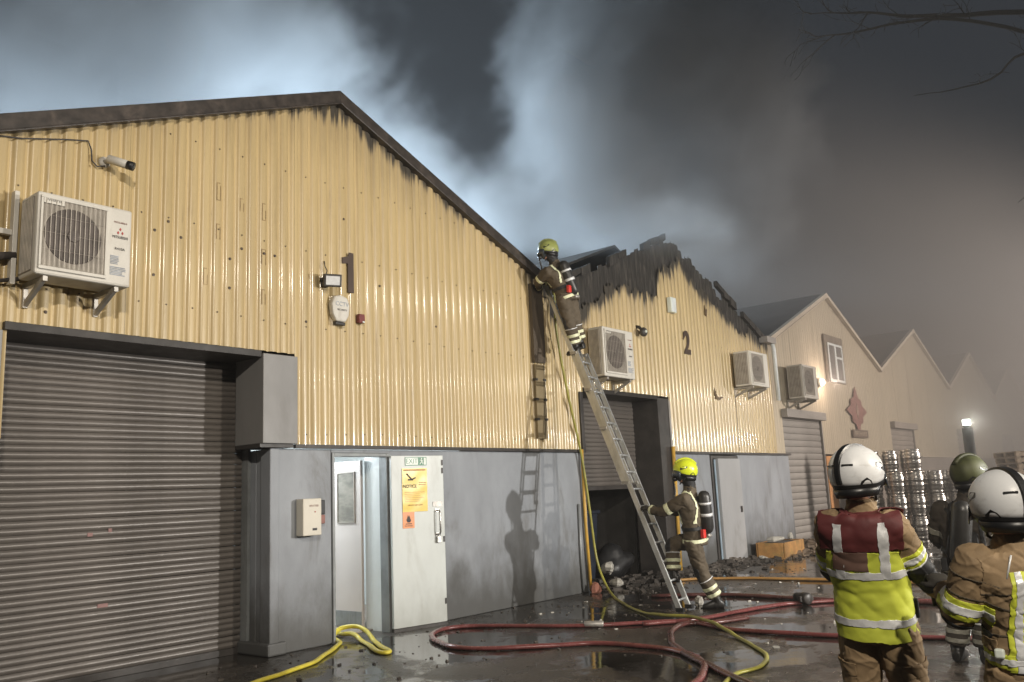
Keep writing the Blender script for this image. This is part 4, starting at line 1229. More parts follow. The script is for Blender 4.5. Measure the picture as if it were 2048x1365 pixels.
# ================================================================== YARD CLUTTER
# wheelie bin in the burnt doorway
t = thing('wheelie_bin', "dark blue wheelie bin standing inside the burnt unit's doorway", 'bin', (5.85, 0.95, 0), R(12))
bb = MB()
bb.loft([[V((-0.26, -0.30, 0.06)), V((0.26, -0.30, 0.06)), V((0.26, 0.26, 0.06)), V((-0.26, 0.26, 0.06))],
         [V((-0.34, -0.38, 1.15)), V((0.34, -0.38, 1.15)), V((0.34, 0.36, 1.15)), V((-0.34, 0.36, 1.15))]])
bb.build('body', 'bin_blue', t, bevel=0.02)
MB().box((-0.37, -0.42, 1.153), (0.37, 0.40, 1.21)).build('lid', 'bin_blue', t, bevel=0.02)
for sx_ in (-0.28, 0.28):
    MB().tube([(sx_ - 0.03, 0.27, 0.10), (sx_ + 0.03, 0.27, 0.10)], 0.10, 14).build('wheel', 'black', t)
MB().tube([(-0.3, 0.42, 1.12), (0.3, 0.42, 1.12)], 0.018, 8).build('handle', 'black', t)
# sagging black sack
sk = MB()
for i in range(9):
    pass
sk.ball((0, 0, 0.27), (0.42, 0.36, 0.30), 18, 12)
for p in sk.v:
    n_ = noise.noise(V((p.x * 4, p.y * 4, p.z * 4)))
    p += V((p.x, p.y, p.z - 0.25)) * 0.35 * n_
    p.z = max(p.z, 0.0)
tag(sk.build('rubbish_sack', 'black', smooth=True, loc=(6.75, 0.75, 0)), "sagging black sack on the floor of the burnt doorway", 'sack')
# battered orange box and scraps on it
t = thing('storage_crate', "battered orange box against the grey wall under the smoke", 'crate', (11.45, -0.42, 0), R(4))
MB().box((-0.62, -0.28, 0.0), (0.62, 0.30, 0.03)).box((-0.62, -0.30, 0.03), (0.62, -0.26, 0.33)).box((-0.62, 0.27, 0.03), (0.62, 0.31, 0.33)).build('body', 'crate', t, bevel=0.01)
MB().box((-0.64, -0.255, 0.03), (-0.60, 0.265, 0.33)).build('end_panel', 'crate', t, bevel=0.01)
MB().box((0.60, -0.255, 0.03), (0.64, 0.265, 0.33)).build('end_panel', 'crate', t, bevel=0.01)
MB().box((-0.60, -0.25, 0.032), (0.60, 0.26, 0.31)).build('contents', 'rubble', t)
def chunk(rad, seed, flat=0.6):
    rnd = random.Random(seed)
    mb = MB().ball((0, 0, 0), (rad, rad * rnd.uniform(0.6, 0.95), rad * flat), 8, 6)
    for p in mb.v:
        p *= 1 + 0.38 * noise.noise(p * (1.6 / rad) * 0.8 + V((seed * 3.3, 0, 0)))
    return mb
def scrap(label, loc, rad, seed, flat, m='paper', name='debris_scrap', cat='debris'):
    o = chunk(rad, seed, flat).build(name, m, loc=loc)
    o.rotation_euler = (random.uniform(-.2, .2), random.uniform(-.2, .2), random.uniform(0, 6))
    return tag(o, label, cat)
scrap("crumpled white scrap lying on the orange box", (11.15, -0.45, 0.39), 0.19, 3, 0.3)
scrap("upright white scrap at the far end of the orange box", (11.95, -0.45, 0.40), 0.07, 5, 1.3)
scrap("pale lump of debris at the burnt doorway, nearer the sack", (5.55, 0.05, 0.30), 0.15, 7, 0.7)
scrap("pale lump of debris below the other, near the lime hose", (5.25, -0.30, 0.10), 0.14, 9, 0.5)
scrap("reddish brick lump at the foot of the yellow pipe on the wall end", (4.82, -0.20, 0.07), 0.10, 12, 0.9, mat('brick_red', (0.30, 0.12, 0.08), 0.8), 'brick_lump')
scrap("small pale stone behind the ladder's feet", (4.15, -2.3, 0.05), 0.10, 21, 0.6, 'paper')
scrap("blue and white scrap on the ground by the open grey door", (10.75, -0.35, 0.03), 0.13, 15, 0.35)

# rubble spread along the foot of the burnt unit, one uncountable mass
def rubble(name, n, fn, rmin, rmax, m):
    mb = MB()
    for i in range(n):
        x, y, z = fn()
        r = rmin * (rmax / rmin) ** random.random()
        a = random.uniform(0, 6.28)
        q = Matrix.Rotation(a, 3, 'Z') @ Matrix.Rotation(random.uniform(-0.5, 0.5), 3, 'X')
        sx_, sy_, sz_ = r * random.uniform(0.6, 1.6), r * random.uniform(0.5, 1.1), r * random.uniform(0.2, 0.7)
        vs = []
        for cx_, cy_, cz_ in ((-1, -1, -1), (1, -1, -1), (1, 1, -1), (-1, 1, -1), (-1, -1, 1), (1, -1, 1), (1, 1, 1), (-1, 1, 1)):
            v = V((cx_ * sx_ * random.uniform(0.6, 1), cy_ * sy_ * random.uniform(0.6, 1), cz_ * sz_ * random.uniform(0.6, 1)))
            vs.append(q @ v + V((x, y, z + sz_ * 0.4)))
        mb.add(vs, [(0, 3, 2, 1), (4, 5, 6, 7), (0, 1, 5, 4), (1, 2, 6, 5), (2, 3, 7, 6), (3, 0, 4, 7)])
    o = mb.build(name, m)
    return tag(o, kind='stuff')
def heap():
    x = random.uniform(5.0, 12.9)
    y = -abs(random.gauss(0, 0.42)) + 0.1
    if x < 7.4 and random.random() < 0.5: y = random.uniform(-0.3, 1.6)
    h = max(0, 0.10 - 0.14 * abs(y)) * (0.6 + noise.noise(V((x * 1.2, 0, 0))))
    return x, y if x < 7.3 else min(y, -0.06), max(0, h * random.random())
rubble('burnt_rubble', 1700, heap, 0.010, 0.075, 'rubble')
def spread():
    x = random.uniform(-3.5, 9.5)
    y = -abs(random.gauss(0, 2.2)) - 0.05
    return x, y, 0
def heap2():
    x = random.uniform(10.9, 16.5)
    y = -0.06 - abs(random.gauss(0, 0.55))
    return x, y, max(0, 0.22 - 0.25 * abs(y)) * random.random()
rubble('muddy_rubble', 700, heap2, 0.015, 0.11, mat('muddy_rubble', (0.17, 0.125, 0.085), 0.85, 0, 0.5, 2.5, dirt=((0.30, 0.22, 0.14), 0.6, 1.4, (1, 1, 1))))
rubble('scattered_debris', 700, spread, 0.004, 0.022, 'rubble')
def pale():
    return random.uniform(1.5, 9.5), random.uniform(-4.5, -0.6), 0
rubble('pale_debris', 70, pale, 0.008, 0.032, 'paper')

# kegs: three and more columns stacked at the next yard bay
def keg_mesh():
    prof = [(0.14, 0.0), (0.175, 0.0), (0.178, 0.05), (0.168, 0.07), (0.19, 0.10), (0.197, 0.14), (0.192, 0.20), (0.197, 0.205), (0.197, 0.225), (0.192, 0.23),
            (0.192, 0.33), (0.197, 0.335), (0.197, 0.355), (0.192, 0.36), (0.197, 0.42), (0.19, 0.46), (0.168, 0.49), (0.178, 0.51), (0.175, 0.555), (0.16, 0.556), (0.155, 0.51), (0.05, 0.50), (0.02, 0.51)]
    return MB().lathe(prof, 18)
cols = [(17.05, -0.75, 4), (17.28, -1.13, 4), (17.50, -1.51, 4), (16.72, -1.40, 3), (16.95, -1.80, 4), (17.72, -1.88, 3), (17.2, -2.2, 3), (17.95, -2.25, 3), (17.45, -2.62, 3)]
kb = None
spots_ = ["bottom", "second up", "third up", "topmost"]
keg_names = ["nearest the buildings", "second from the buildings", "third from the buildings", "right behind the commander", "just beside the commander's shoulder",
             "fourth from the buildings", "between commander and dim firefighter", "nearest the mast lamp", "hidden furthest by the dim firefighter"]
for ci, (x, y, n) in enumerate(cols):
    for j in range(n):
        pos = "topmost" if j == n - 1 else spots_[j]
        lab = f"steel keg, {pos} in the column {keg_names[ci]}"
        if kb is None:
            kb = keg_mesh().build('beer_keg', 'steel', smooth=True, loc=(x, y, 0))
            o = kb
        else:
            o = kb.copy()
            col.objects.link(o)
            o.location = (x + random.uniform(-.012, .012), y + random.uniform(-.012, .012), j * 0.556)
            o.rotation_euler = (0, 0, random.uniform(0, 6))
        tag(o, lab, 'keg', 'steel kegs stacked in the yard')

# stacked pallets at the edge of the yard
names = ["bottom", "second", "third", "fourth", "fifth", "sixth", "seventh", "eighth", "ninth", "tenth", "eleventh", "twelfth", "thirteenth", "top"]
for j in range(14):
    t = thing('timber_pallet', f"timber pallet, {names[j]} in the tall stack by the mast lamp", 'pallet', (18.6 + random.uniform(-.03, .03), -4.05 + random.uniform(-.03, .03), j * 0.146), R(35 + random.uniform(-2, 2)), 'pallets in the tall stack')
    for i in range(7):
        MB().box((-0.6, -0.5 + i * 0.15, 0.118), (0.6, -0.40 + i * 0.15, 0.140)).build('board', 'wood', t)
    for i in range(3):
        MB().box((-0.6 + i * 0.55, -0.5, 0.022), (-0.5 + i * 0.55, 0.5, 0.116)).build('bearer', 'wood', t)
    for i in range(3):
        MB().box((-0.6, -0.5 + i * 0.45, 0.001), (0.6, -0.40 + i * 0.45, 0.020)).build('board', 'wood', t)

# ================================================================== BARE TREE
tb_ = V((9.6, -7.0, 0))
t = thing('bare_tree', "leafless dark tree whose twigs reach in at the top of the sky", 'tree', tb_)
trunk = MB()
tk = [V((0, 0, 0)), V((0.05, 0.05, 1.5)), V((-0.05, 0.12, 3.2)), V((-0.15, 0.2, 5.0)), V((-0.3, 0.35, 7.0)), V((-0.45, 0.4, 9.0)), V((-0.5, 0.5, 10.6))]
trunk.tube(tk, [0.26, 0.21, 0.19, 0.16, 0.12, 0.08, 0.03], 10)
trunk.build('trunk', 'bark', t, smooth=True)
rnd = random.Random(5)
def grow(mb, p, d, length, rad, lvl):
    pts, rs = [p.copy()], [rad]
    n = 5
    for i in range(n):
        d = (d + V((rnd.gauss(0, .20), rnd.gauss(0, .20), rnd.gauss(0.01, .16)))).normalized()
        p = p + d * length / n
        pts.append(p.copy())
        rs.append(rad * (1 - 0.8 * (i + 1) / n))
        if lvl < 3 and i >= 0:
            for q in range(2 if lvl < 2 else 1):
                dd = (d + V((rnd.gauss(0, .6), rnd.gauss(0, .6), rnd.gauss(0.0, .45)))).normalized()
                grow(mb, p, dd, length * rnd.uniform(0.35, 0.6), rs[-1] * 0.62, lvl + 1)
    mb.tube(pts, [max(r, 0.0045) for r in rs], 5)
limbs = [  # (start on trunk, way points, radius)
    (V((-0.45, 0.4, 8.9)), [V((8.05, -5.5, 8.86)), V((7.56, -4.91, 8.86)), V((7.14, -4.43, 8.95)), V((6.63, -3.8, 8.93))], 0.045),
    (V((-0.42, 0.4, 8.5)), [V((8.1, -5.55, 8.80)), V((7.45, -4.80, 8.72)), V((6.95, -4.15, 8.62)), V((6.7, -3.85, 8.55))], 0.035),
    (V((-0.35, 0.37, 7.9)), [V((8.90, -6.36, 8.16)), V((8.50, -5.74, 7.72)), V((7.86, -4.90, 7.57))], 0.032),
]
for st, wp, r0 in limbs:
    mb = MB()
    pts = smooth_path([st] + [w - tb_ for w in wp], 5)
    for i, p in enumerate(pts):
        p += V((noise.noise(p * 1.9), noise.noise(p * 2.1 + V((5, 0, 0))), noise.noise(p * 1.7 + V((0, 7, 0))))) * 0.06
    mb.tube(pts, [r0 * (1 - 0.85 * i / (len(pts) - 1)) for i in range(len(pts))], 6)
    for i in range(4, len(pts), 2 if r0 > 0.033 else 6):
        d = (pts[i] - pts[i - 1]).normalized()
        grow(mb, pts[i], (d + V((rnd.gauss(0, .5), rnd.gauss(0, .5), rnd.gauss(0, .5)))).normalized(), rnd.uniform(0.35, 0.7), r0 * 0.30, 2)
    mb.build('limb', 'bark', t, smooth=True)
cr = MB()
for i in range(14):
    z = 4.6 + i * 0.42
    a = rnd.uniform(-1.3, -0.35)
    grow(cr, V((-0.15 - 0.06 * i * 0.4, 0.25, z)), V((math.cos(a), math.sin(a) * 0.6, 0.6)).normalized(), rnd.uniform(0.9, 1.4), 0.05, 1)
cr.build('crown', 'bark', t, smooth=True)

# ================================================================== PEOPLE
def bake(o):
    """freeze the remesh / smooth stack into plain mesh data"""
    dg = bpy.context.evaluated_depsgraph_get()
    me = bpy.data.meshes.new_from_object(o.evaluated_get(dg))
    o.modifiers.clear()
    old = o.data
    o.data = me
    bpy.data.meshes.remove(old)
    me.polygons.foreach_set('use_smooth', [True] * len(me.polygons))
    return o

def fuse(mb, name, m, parent, voxel, it=6, wrinkle=0.0, freq=9.0, fac=0.5, fine=False):
    o = mb.build(name, m, parent)
    r = o.modifiers.new('r', 'REMESH')
    r.mode, r.voxel_size = 'VOXEL', voxel
    s = o.modifiers.new('s', 'SMOOTH')
    s.iterations, s.factor = it, fac
    bake(o)
    if wrinkle:
        me = o.data
        if fine:
            bm = bmesh.new()
            bm.from_mesh(me)
            bmesh.ops.subdivide_edges(bm, edges=bm.edges[:], cuts=1, use_grid_fill=True, smooth=0.0)
            bm.to_mesh(me)
            bm.free()
            me.polygons.foreach_set('use_smooth', [True] * len(me.polygons))
        nr = [v.normal.copy() for v in me.vertices]
        def ridge(q):
            return (1 - min(1, abs(noise.noise(q)) * 2.1)) ** 3
        for v, n in zip(me.vertices, nr):
            p = v.co
            a = V((p.x + p.z * 0.7, p.y - p.z * 0.6, p.z * 0.75)) * freq
            b = V((p.x - p.z * 0.5, p.y + p.z * 0.8, p.z * 1.2 + 7)) * freq
            w = -0.9 * ridge(a * 0.62) + 0.75 * ridge(b * 0.95 + V((3, 1, 8))) + 0.45 * ridge(a * 1.9) + 0.7 * noise.noise(p * 5.0)
            v.co = p + n * wrinkle * w
    return o

def shell(src, name, m, parent, planes, keep=None, off=0.005, thick=0.003, relax=0):
    """a layer lying on a garment: the garment's own surface cut along planes (point, outward normal) and pushed out"""
    bm = bmesh.new()
    bm.from_mesh(src.data)
    for c, n in planes:
        bmesh.ops.bisect_plane(bm, geom=bm.verts[:] + bm.edges[:] + bm.faces[:], plane_co=c, plane_no=n, clear_outer=True)
    if keep:
        bad = [f for f in bm.faces if not keep(f.calc_center_median())]
        bmesh.ops.delete(bm, geom=bad, context='FACES')
    for _ in range(relax):
        bmesh.ops.smooth_vert(bm, verts=bm.verts[:], factor=0.5, use_axis_x=True, use_axis_y=True, use_axis_z=True)
    bm.normal_update()
    for v in bm.verts:
        v.co += v.normal * off
    me = bpy.data.meshes.new(name)
    bm.to_mesh(me)
    bm.free()
    me.polygons.foreach_set('use_smooth', [True] * len(me.polygons))
    me.materials.append(M[m] if isinstance(m, str) else m)
    o = bpy.data.objects.new(name, me)
    col.objects.link(o)
    o.parent = parent
    sd_ = o.modifiers.new('t', 'SOLIDIFY')
    sd_.thickness, sd_.offset = thick, -1
    return o

def seg_dist(p, a, b):
    t = max(0, min(1, (p - a).dot(b - a) / (b - a).length_squared))
    return (p - (a + (b - a) * t)).length

def cross_ring(c, sx, fx, a, b, n=20, ex=0.82):
    out = []
    for j in range(n):
        th = 2 * math.pi * j / n
        cs, sn = math.cos(th), math.sin(th)
        out.append(c + sx * a * math.copysign(abs(cs) ** ex, cs) + fx * b * math.copysign(abs(sn) ** ex, sn))
    return out

def bend(a, b, c, n=5):
    """a softly bent limb a-b-c as a list of points"""
    pts = []
    for i in range(n):
        pts.append(a.lerp(b, i / n))
    k1, k2 = a.lerp(b, 0.9), b.lerp(c, 0.1)
    pts.append(k1)
    pts.append((k1 + k2 + b * 2) / 4)
    pts.append(k2)
    for i in range(1, n + 1):
        pts.append(b.lerp(c, i / n))
    return [p for i, p in enumerate(pts) if i == 0 or (p - pts[i - 1]).length > 1e-4]

def prof(pts, table):
    L = [0]
    for a, b in zip(pts, pts[1:]):
        L.append(L[-1] + (b - a).length)
    return [lerp_table(table, x / L[-1]) for x in L]

def glove(parent, wrist, hand, curl_to, side, m='glove'):
    """palm, four unequal bent fingers and a thumb leaving the side of the palm; closes towards curl_to"""
    d = (hand - wrist).normalized()
    n = curl_to - d * curl_to.dot(d)
    n.normalize()
    s = d.cross(n) * side
    mb = MB()
    w0 = wrist - d * 0.07
    pc = [w0, wrist, wrist + d * 0.035, wrist + d * 0.075, wrist + d * 0.10]
    rad = [(0.046, 0.046), (0.041, 0.036), (0.048, 0.027), (0.052, 0.024), (0.046, 0.020)]
    mb.loft([cross_ring(c, s, n, a, b, 14) for c, (a, b) in zip(pc, rad)])
    for i, (o, L) in enumerate(((-0.038, 0.066), (-0.013, 0.080), (0.013, 0.077), (0.037, 0.060))):
        b0 = wrist + d * 0.085 + s * o
        k1 = b0 + d * L * 0.45 + n * L * 0.12
        k2 = k1 + d * L * 0.18 + n * L * 0.42
        k3 = k2 - d * L * 0.16 + n * L * 0.32
        mb.tube([b0, k1, k2, k3], [0.0125, 0.0120, 0.0110, 0.0090], 8)
    t0 = wrist + d * 0.025 + s * 0.036
    mb.tube([t0, t0 + s * 0.030 + d * 0.025 + n * 0.010, t0 + s * 0.034 + d * 0.055 + n * 0.028, t0 + s * 0.020 + d * 0.072 + n * 0.045], [0.016, 0.0145, 0.013, 0.010], 8)
    return fuse(mb, 'glove', m, parent, 0.0055, 2)

def make_head(mb, head, fwd, up, tilt=0.0):
    rt = fwd.cross(up).normalized()
    q = Matrix((rt, fwd, up)).transposed()
    c = head
    P_ = lambda x, y, z: c + q @ V((x, y, z))
    mb.ball(P_(0, -0.01, 0.03), (0.076, 0.097, 0.098), 16, 12, q)
    mb.ball(P_(0, 0.03, -0.055), (0.058, 0.066, 0.066), 14, 10, q)       # jaw
    mb.tube([P_(0, 0.085, 0.025), P_(0, 0.108, -0.012), P_(0, 0.086, -0.024)], [0.010, 0.015, 0.012], 8)   # nose
    for sgn in (-1, 1):
        mb.ball(P_(0.077 * sgn, -0.012, 0.0), (0.012, 0.022, 0.033), 8, 6, q)  # ears
        mb.ball(P_(0.033 * sgn, 0.070, 0.02), (0.016, 0.014, 0.010), 8, 6, q)
    mb.ball(P_(0, 0.086, -0.060), (0.024, 0.010, 0.008), 8, 6, q)         # lips

def make_helmet(parent, head, fwd, up, style):
    """modern fire helmet: hard shell, black comb, side slots, rim and nape band"""
    shellm = {'white': 'helmet_white', 'yellow': 'helmet_yellow', 'dimmed': 'helmet_dimmed', 'pale': 'helmet_pale'}[style]
    rt = fwd.cross(up).normalized()
    up = rt.cross(fwd).normalized()
    q = Matrix((rt, fwd, up)).transposed()
    c = head + up * 0.045
    A, B, C = 0.134, 0.160, 0.146
    def cut(th):   # lower edge height around the head: th 0 right, 90 front
        s = math.sin(th)
        return -0.052 - 0.030 * max(0, -s) - 0.018 * (1 - abs(s)) + 0.030 * max(0, s)
    nu, nv = 40, 14
    def pt(th, z, k=1.0):
        zz = max(-0.99, min(0.995, z / C))
        r = (1 - abs(zz) ** 2.1) ** (1 / 2.1)
        return V((A * r * math.cos(th) * k, B * r * math.sin(th) * k - 0.008, z))
    mb = MB()
    rings = []
    for i in range(nv + 1):
        f = i / nv
        ring = []
        for j in range(nu):
            th = 2 * math.pi * j / nu
            z0 = cut(th)
            z = z0 + (C * 0.995 - z0) * math.sin(f * math.pi / 2)
            ring.append(c + q @ pt(th, z))
        rings.append(ring)
    mb.loft(rings, cap=True)
    sh_ = mb.build('helmet', shellm, parent, smooth=True)
    # rim: dark band hugging the lower edge
    rm = MB()
    r0, r1, r2, r3 = [], [], [], []
    for j in range(nu):
        th = 2 * math.pi * j / nu
        z0 = cut(th)
        r0.append(c + q @ pt(th, z0 + 0.008, 1.012))
        r1.append(c + q @ pt(th, z0 - 0.004, 1.03))
        r2.append(c + q @ (pt(th, z0 - 0.012, 1.0) - V((0, 0, 0.016))))
        r3.append(c + q @ (pt(th, z0, 0.90) - V((0, 0, 0.016))))
    rm.loft([r0, r1, r2, r3], cap=False)
    rm.build('rim', 'helmet_trim', sh_, smooth=True)
    # nape guard below the rim at the back and the sides
    ng = MB()
    a0, a1 = [], []
    js = [j for j in range(nu) if math.sin(2 * math.pi * j / nu) < 0.25]
    js = sorted(js, key=lambda j: (2 * math.pi * j / nu - math.pi / 2) % (2 * math.pi))
    for j in js:
        th = 2 * math.pi * j / nu
        z0 = cut(th)
        a0.append(c + q @ (pt(th, z0, 0.95) + V((0, 0, -0.010))))
        a1.append(c + q @ (pt(th, z0, 0.84) + V((0, 0.0, -0.055))))
    vs = a0 + a1
    n = len(a0)
    ng.add(vs, [(i, i + 1, n + i + 1, n + i) for i in range(n - 1)])
    o = ng.build('nape_guard', 'helmet_trim', sh_, smooth=True)
    md = o.modifiers.new('t', 'SOLIDIFY')
    md.thickness = 0.010
    # comb
    if style == 'white':
        cm = MB()
        rings = []
        for i in range(22):
            a = R(35) + (R(205) - R(35)) * i / 21
            e = 2 / 2.1
            y = B * math.copysign(abs(math.cos(a)) ** e, math.cos(a)) - 0.008
            z = C * math.copysign(abs(math.sin(a)) ** e, math.sin(a))
            pc = V((0, y, z))
            nn = V((0, math.cos(a) / B, math.sin(a) / C)).normalized()
            w = 0.017 + 0.003 * math.sin(i / 21 * math.pi)
            rings.append([c + q @ (pc + V((-w, 0, 0)) - nn * 0.006), c + q @ (pc + V((w, 0, 0)) - nn * 0.006), c + q @ (pc + V((w * 0.8, 0, 0)) + nn * 0.010), c + q @ (pc + V((-w * 0.8, 0, 0)) + nn * 0.010)])
        cm.loft(rings)
        cm.build('comb', 'helmet_trim', sh_, smooth=False)
        bar = MB()
        for sgn in (-1, 1):
            p0 = pt(R(-90) + sgn * R(12), 0.035, 1.01)
            p1 = pt(R(-90) + sgn * R(36), 0.035, 1.01)
            bar.bar(c + q @ p0, c + q @ p1, 0.010, 0.009, tuple(up))
        bar.build('goggle_clip', 'helmet_trim', sh_)
    else:
        cm = MB()
        rings = []
        for i in range(14):
            a = R(40) + R(110) * i / 13
            pc = V((0, B * math.cos(a) - 0.008, C * math.sin(a) * 1.02))
            nn = V((0, math.cos(a), math.sin(a)))
            rings.append([c + q @ (pc + V((-0.03, 0, -0.004))), c + q @ (pc + V((0.03, 0, -0.004))), c + q @ (pc + V((0.012, 0, 0)) + nn * 0.016), c + q @ (pc + V((-0.012, 0, 0)) + nn * 0.016)])
        cm.loft(rings)
        cm.build('comb', shellm, sh_, smooth=True)
    # side slots and ear covers
    for sgn in (-1, 1):
        sl = MB()
        th0 = R(90) - sgn * R(58)
        th1 = R(90) - sgn * R(92)
        pa, pb = pt(th0, 0.012, 1.0), pt(th1, 0.030, 1.0)
        ring = [pt(th0, 0.000, 1.015), pt(th0, 0.030, 1.015), pt((th0 + th1) / 2, 0.050, 1.018), pt(th1, 0.046, 1.015), pt(th1, 0.026, 1.015), pt((th0 + th1) / 2, 0.012, 1.018)]
        inner_ = [p * 0.93 for p in ring]
        sl.loft([[c + q @ p for p in inner_], [c + q @ p for p in ring]])
        sl.build('side_slot', 'helmet_trim', sh_)
        ec = MB()
        th = R(90) - sgn * R(118)
        z0 = cut(th)
        ring = [pt(th - R(16), z0 - 0.002, 1.02), pt(th - R(12), z0 + 0.022, 1.02), pt(th, z0 + 0.042, 1.02), pt(th + R(10), z0 + 0.026, 1.02), pt(th + R(18), z0 - 0.002, 1.02)]
        ec.loft([[c + q @ (p * 0.92) for p in ring], [c + q @ p for p in ring]])
        ec.build('ear_cover', 'helmet_trim', sh_)
    # visor peak
    vz = MB()
    a0, a1 = [], []
    for i in range(13):
        th = R(30) + R(120) * i / 12
        a0.append(c + q @ pt(th, cut(th) + 0.03, 1.03))
        a1.append(c + q @ (pt(th, cut(th) - 0.0, 1.10) + V((0, 0.01, -0.045))))
    vz.add(a0 + a1, [(i, i + 1, 13 + i + 1, 13 + i) for i in range(12)])
    o = vz.build('visor', 'visor', sh_, smooth=True)
    md = o.modifiers.new('t', 'SOLIDIFY')
    md.thickness = 0.004
    # chin strap
    st = MB()
    st.tube([c + q @ V((-0.095, 0.0, -0.08)), c + q @ V((-0.07, 0.045, -0.145)), c + q @ V((0, 0.075, -0.175)), c + q @ V((0.07, 0.045, -0.145)), c + q @ V((0.095, 0.0, -0.08))], 0.007, 6)
    st.build('chin_strap', 'helmet_trim', sh_, smooth=True)
    return sh_

def firefighter(label, J, face, hface, hup=(0, 0, 1), tunic='tunic', trousers=None, hat='yellow', voxel=0.015, hem=0.14, bulk=1.0, mask=False, wr_amp=0.010, group='firefighters at the scene', gloves=True):
    J = {k: V(v) for k, v in J.items()}
    gx, gy = J['pelvis'].x, J['pelvis'].y
    base = V((gx, gy, min(J['al'].z, J['ar'].z) - 0.09))
    t = thing('person', label, 'person', base, 0, group)
    J = {k: v - base for k, v in J.items()}
    trousers = trousers or tunic
    face = V(face).normalized()
    upw = V((0, 0, 1))
    sh_ax = (J['sr'] - J['sl']).normalized()
    hp_ax = (J['hipr'] - J['hipl']).normalized()
    spine = (J['neck'] - J['pelvis']).normalized()
    fw = spine.cross(sh_ax).normalized()
    if fw.dot(face) < 0: fw = -fw
    # ---- jacket
    chest = J.get('chest', J['pelvis'].lerp(J['neck'], 0.66))
    waist = J.get('waist', J['pelvis'].lerp(J['neck'], 0.33))
    sw = (J['sr'] - J['sl']).length / 2
    sw = max(sw, 0.175)
    hemc = J['pelvis'] - spine * hem
    lev = [(hemc, 0.195, 0.150), (J['pelvis'], 0.185, 0.140), (waist, 0.178, 0.132), (waist.lerp(chest, .5), 0.190, 0.140), (chest, 0.205, 0.145),
           (chest.lerp((J['sl'] + J['sr']) / 2, 0.75), sw * 1.02, 0.128), ((J['sl'] + J['sr']) / 2 + spine * 0.055, sw * 0.66, 0.098), (J['neck'] - spine * 0.035, 0.085, 0.085), (J['neck'] + spine * 0.015, 0.074, 0.078)]
    rings = []
    for i, (c, a, b) in enumerate(lev):
        f = i / (len(lev) - 1)
        sa = hp_ax.lerp(sh_ax, min(1, f * 1.4)).normalized()
        fa = spine.cross(sa).normalized()
        rings.append(cross_ring(c, sa, fa, a * bulk, b * bulk))
    jk = MB()
    jk.loft(rings)
    arms = {}
    for s in 'lr':
        inner = J['s' + s].lerp((J['sl'] + J['sr']) / 2, 0.25)
        pts = [inner] + bend(J['s' + s], J['e' + s], J['w' + s])
        arms[s] = pts
        rad = prof(pts, [(0, 0.085), (0.12, 0.088), (0.3, 0.078), (0.55, 0.070), (0.62, 0.066), (1.0, 0.052)])
        jk.tube(pts, [r * bulk for r in rad], 14)
    # collar
    jk.tube([J['neck'] - spine * 0.03, J['neck'] + spine * 0.05], [0.085, 0.074], 14)
    jacket = fuse(jk, 'jacket', tunic, t, voxel, 6, wr_amp, 10.0, fine=hat == 'white')
    # ---- trousers
    tr_ = MB()
    legs = {}
    tr_.loft([cross_ring(J['pelvis'] + spine * 0.10, hp_ax, fw, 0.165, 0.125), cross_ring(J['pelvis'], hp_ax, fw, 0.172, 0.132), cross_ring((J['hipl'] + J['hipr']) / 2 - upw * 0.06, hp_ax, fw, 0.165, 0.120)])
    for s in 'lr':
        cuff = J['k' + s].lerp(J['a' + s], 0.86)
        pts = bend(J['hip' + s], J['k' + s], cuff)
        legs[s] = pts
        tr_.tube(pts, [r * bulk for r in prof(pts, [(0, 0.112), (0.25, 0.110), (0.5, 0.094), (0.62, 0.090), (0.8, 0.090), (1.0, 0.092)])], 14)
    trs = fuse(tr_, 'trousers', trousers, t, voxel, 5, wr_amp * 1.1, 9.0, fine=hat == 'white')
    # ---- boots
    for s in 'lr':
        b = MB()
        an = J['a' + s]
        toe = J.get('t' + s)
        d = (toe - an) if toe is not None else face.copy()
        d.z = 0
        d.normalize()
        b.tube([J['k' + s].lerp(an, 0.70), an, an - upw * 0.055], [0.062, 0.056, 0.055], 12)
        b.ball(an + d * 0.03 - upw * 0.045, (0.055, 0.055, 0.052), 12, 8)
        sl_ = d.cross(upw)
        foot = []
        for f, w, h in ((-0.075, 0.036, 0.050), (-0.04, 0.045, 0.066), (0.05, 0.048, 0.062), (0.12, 0.052, 0.046), (0.17, 0.046, 0.036), (0.20, 0.028, 0.024)):
            foot.append(cross_ring(an + d * f + upw * (-0.092 + h * 0.9), sl_, upw, w, h * 0.9, 12))
        b.loft(foot)
        fuse(b, 'boot', 'boot', t, 0.010, 3)
    # ---- body: one continuous figure inside the clothes
    bd = MB()
    bd.loft([cross_ring(c, sh_ax, fw, a * 0.72, b * 0.72) for c, a, b in lev[1:]])
    hd = J['head']
    hfw = V(hface).normalized()
    hup_ = V(hup)
    hup_ = (hup_ - hfw * hup_.dot(hfw)).normalized()
    bd.tube([J['neck'] - spine * 0.06, J['neck'] + spine * 0.03, hd - hup_ * 0.05 - hfw * 0.02], [0.064, 0.060, 0.058], 14)
    make_head(bd, hd, hfw, hup_)
    for s in 'lr':
        pts = arms[s] + [J['w' + s] + (J['w' + s] - J['e' + s]).normalized() * 0.03]
        bd.tube(pts, prof(pts, [(0, 0.05), (0.3, 0.046), (0.6, 0.040), (1, 0.028)]), 10)
        pts = [J['pelvis'].lerp(J['hip' + s], 0.3)] + legs[s]
        bd.tube(pts, prof(pts, [(0, 0.08), (0.3, 0.075), (0.55, 0.055), (1, 0.042)]), 10)
    fuse(bd, 'body', 'skin', t, 0.012, 4)
    # ---- flash hood between collar and helmet
    hh = MB()
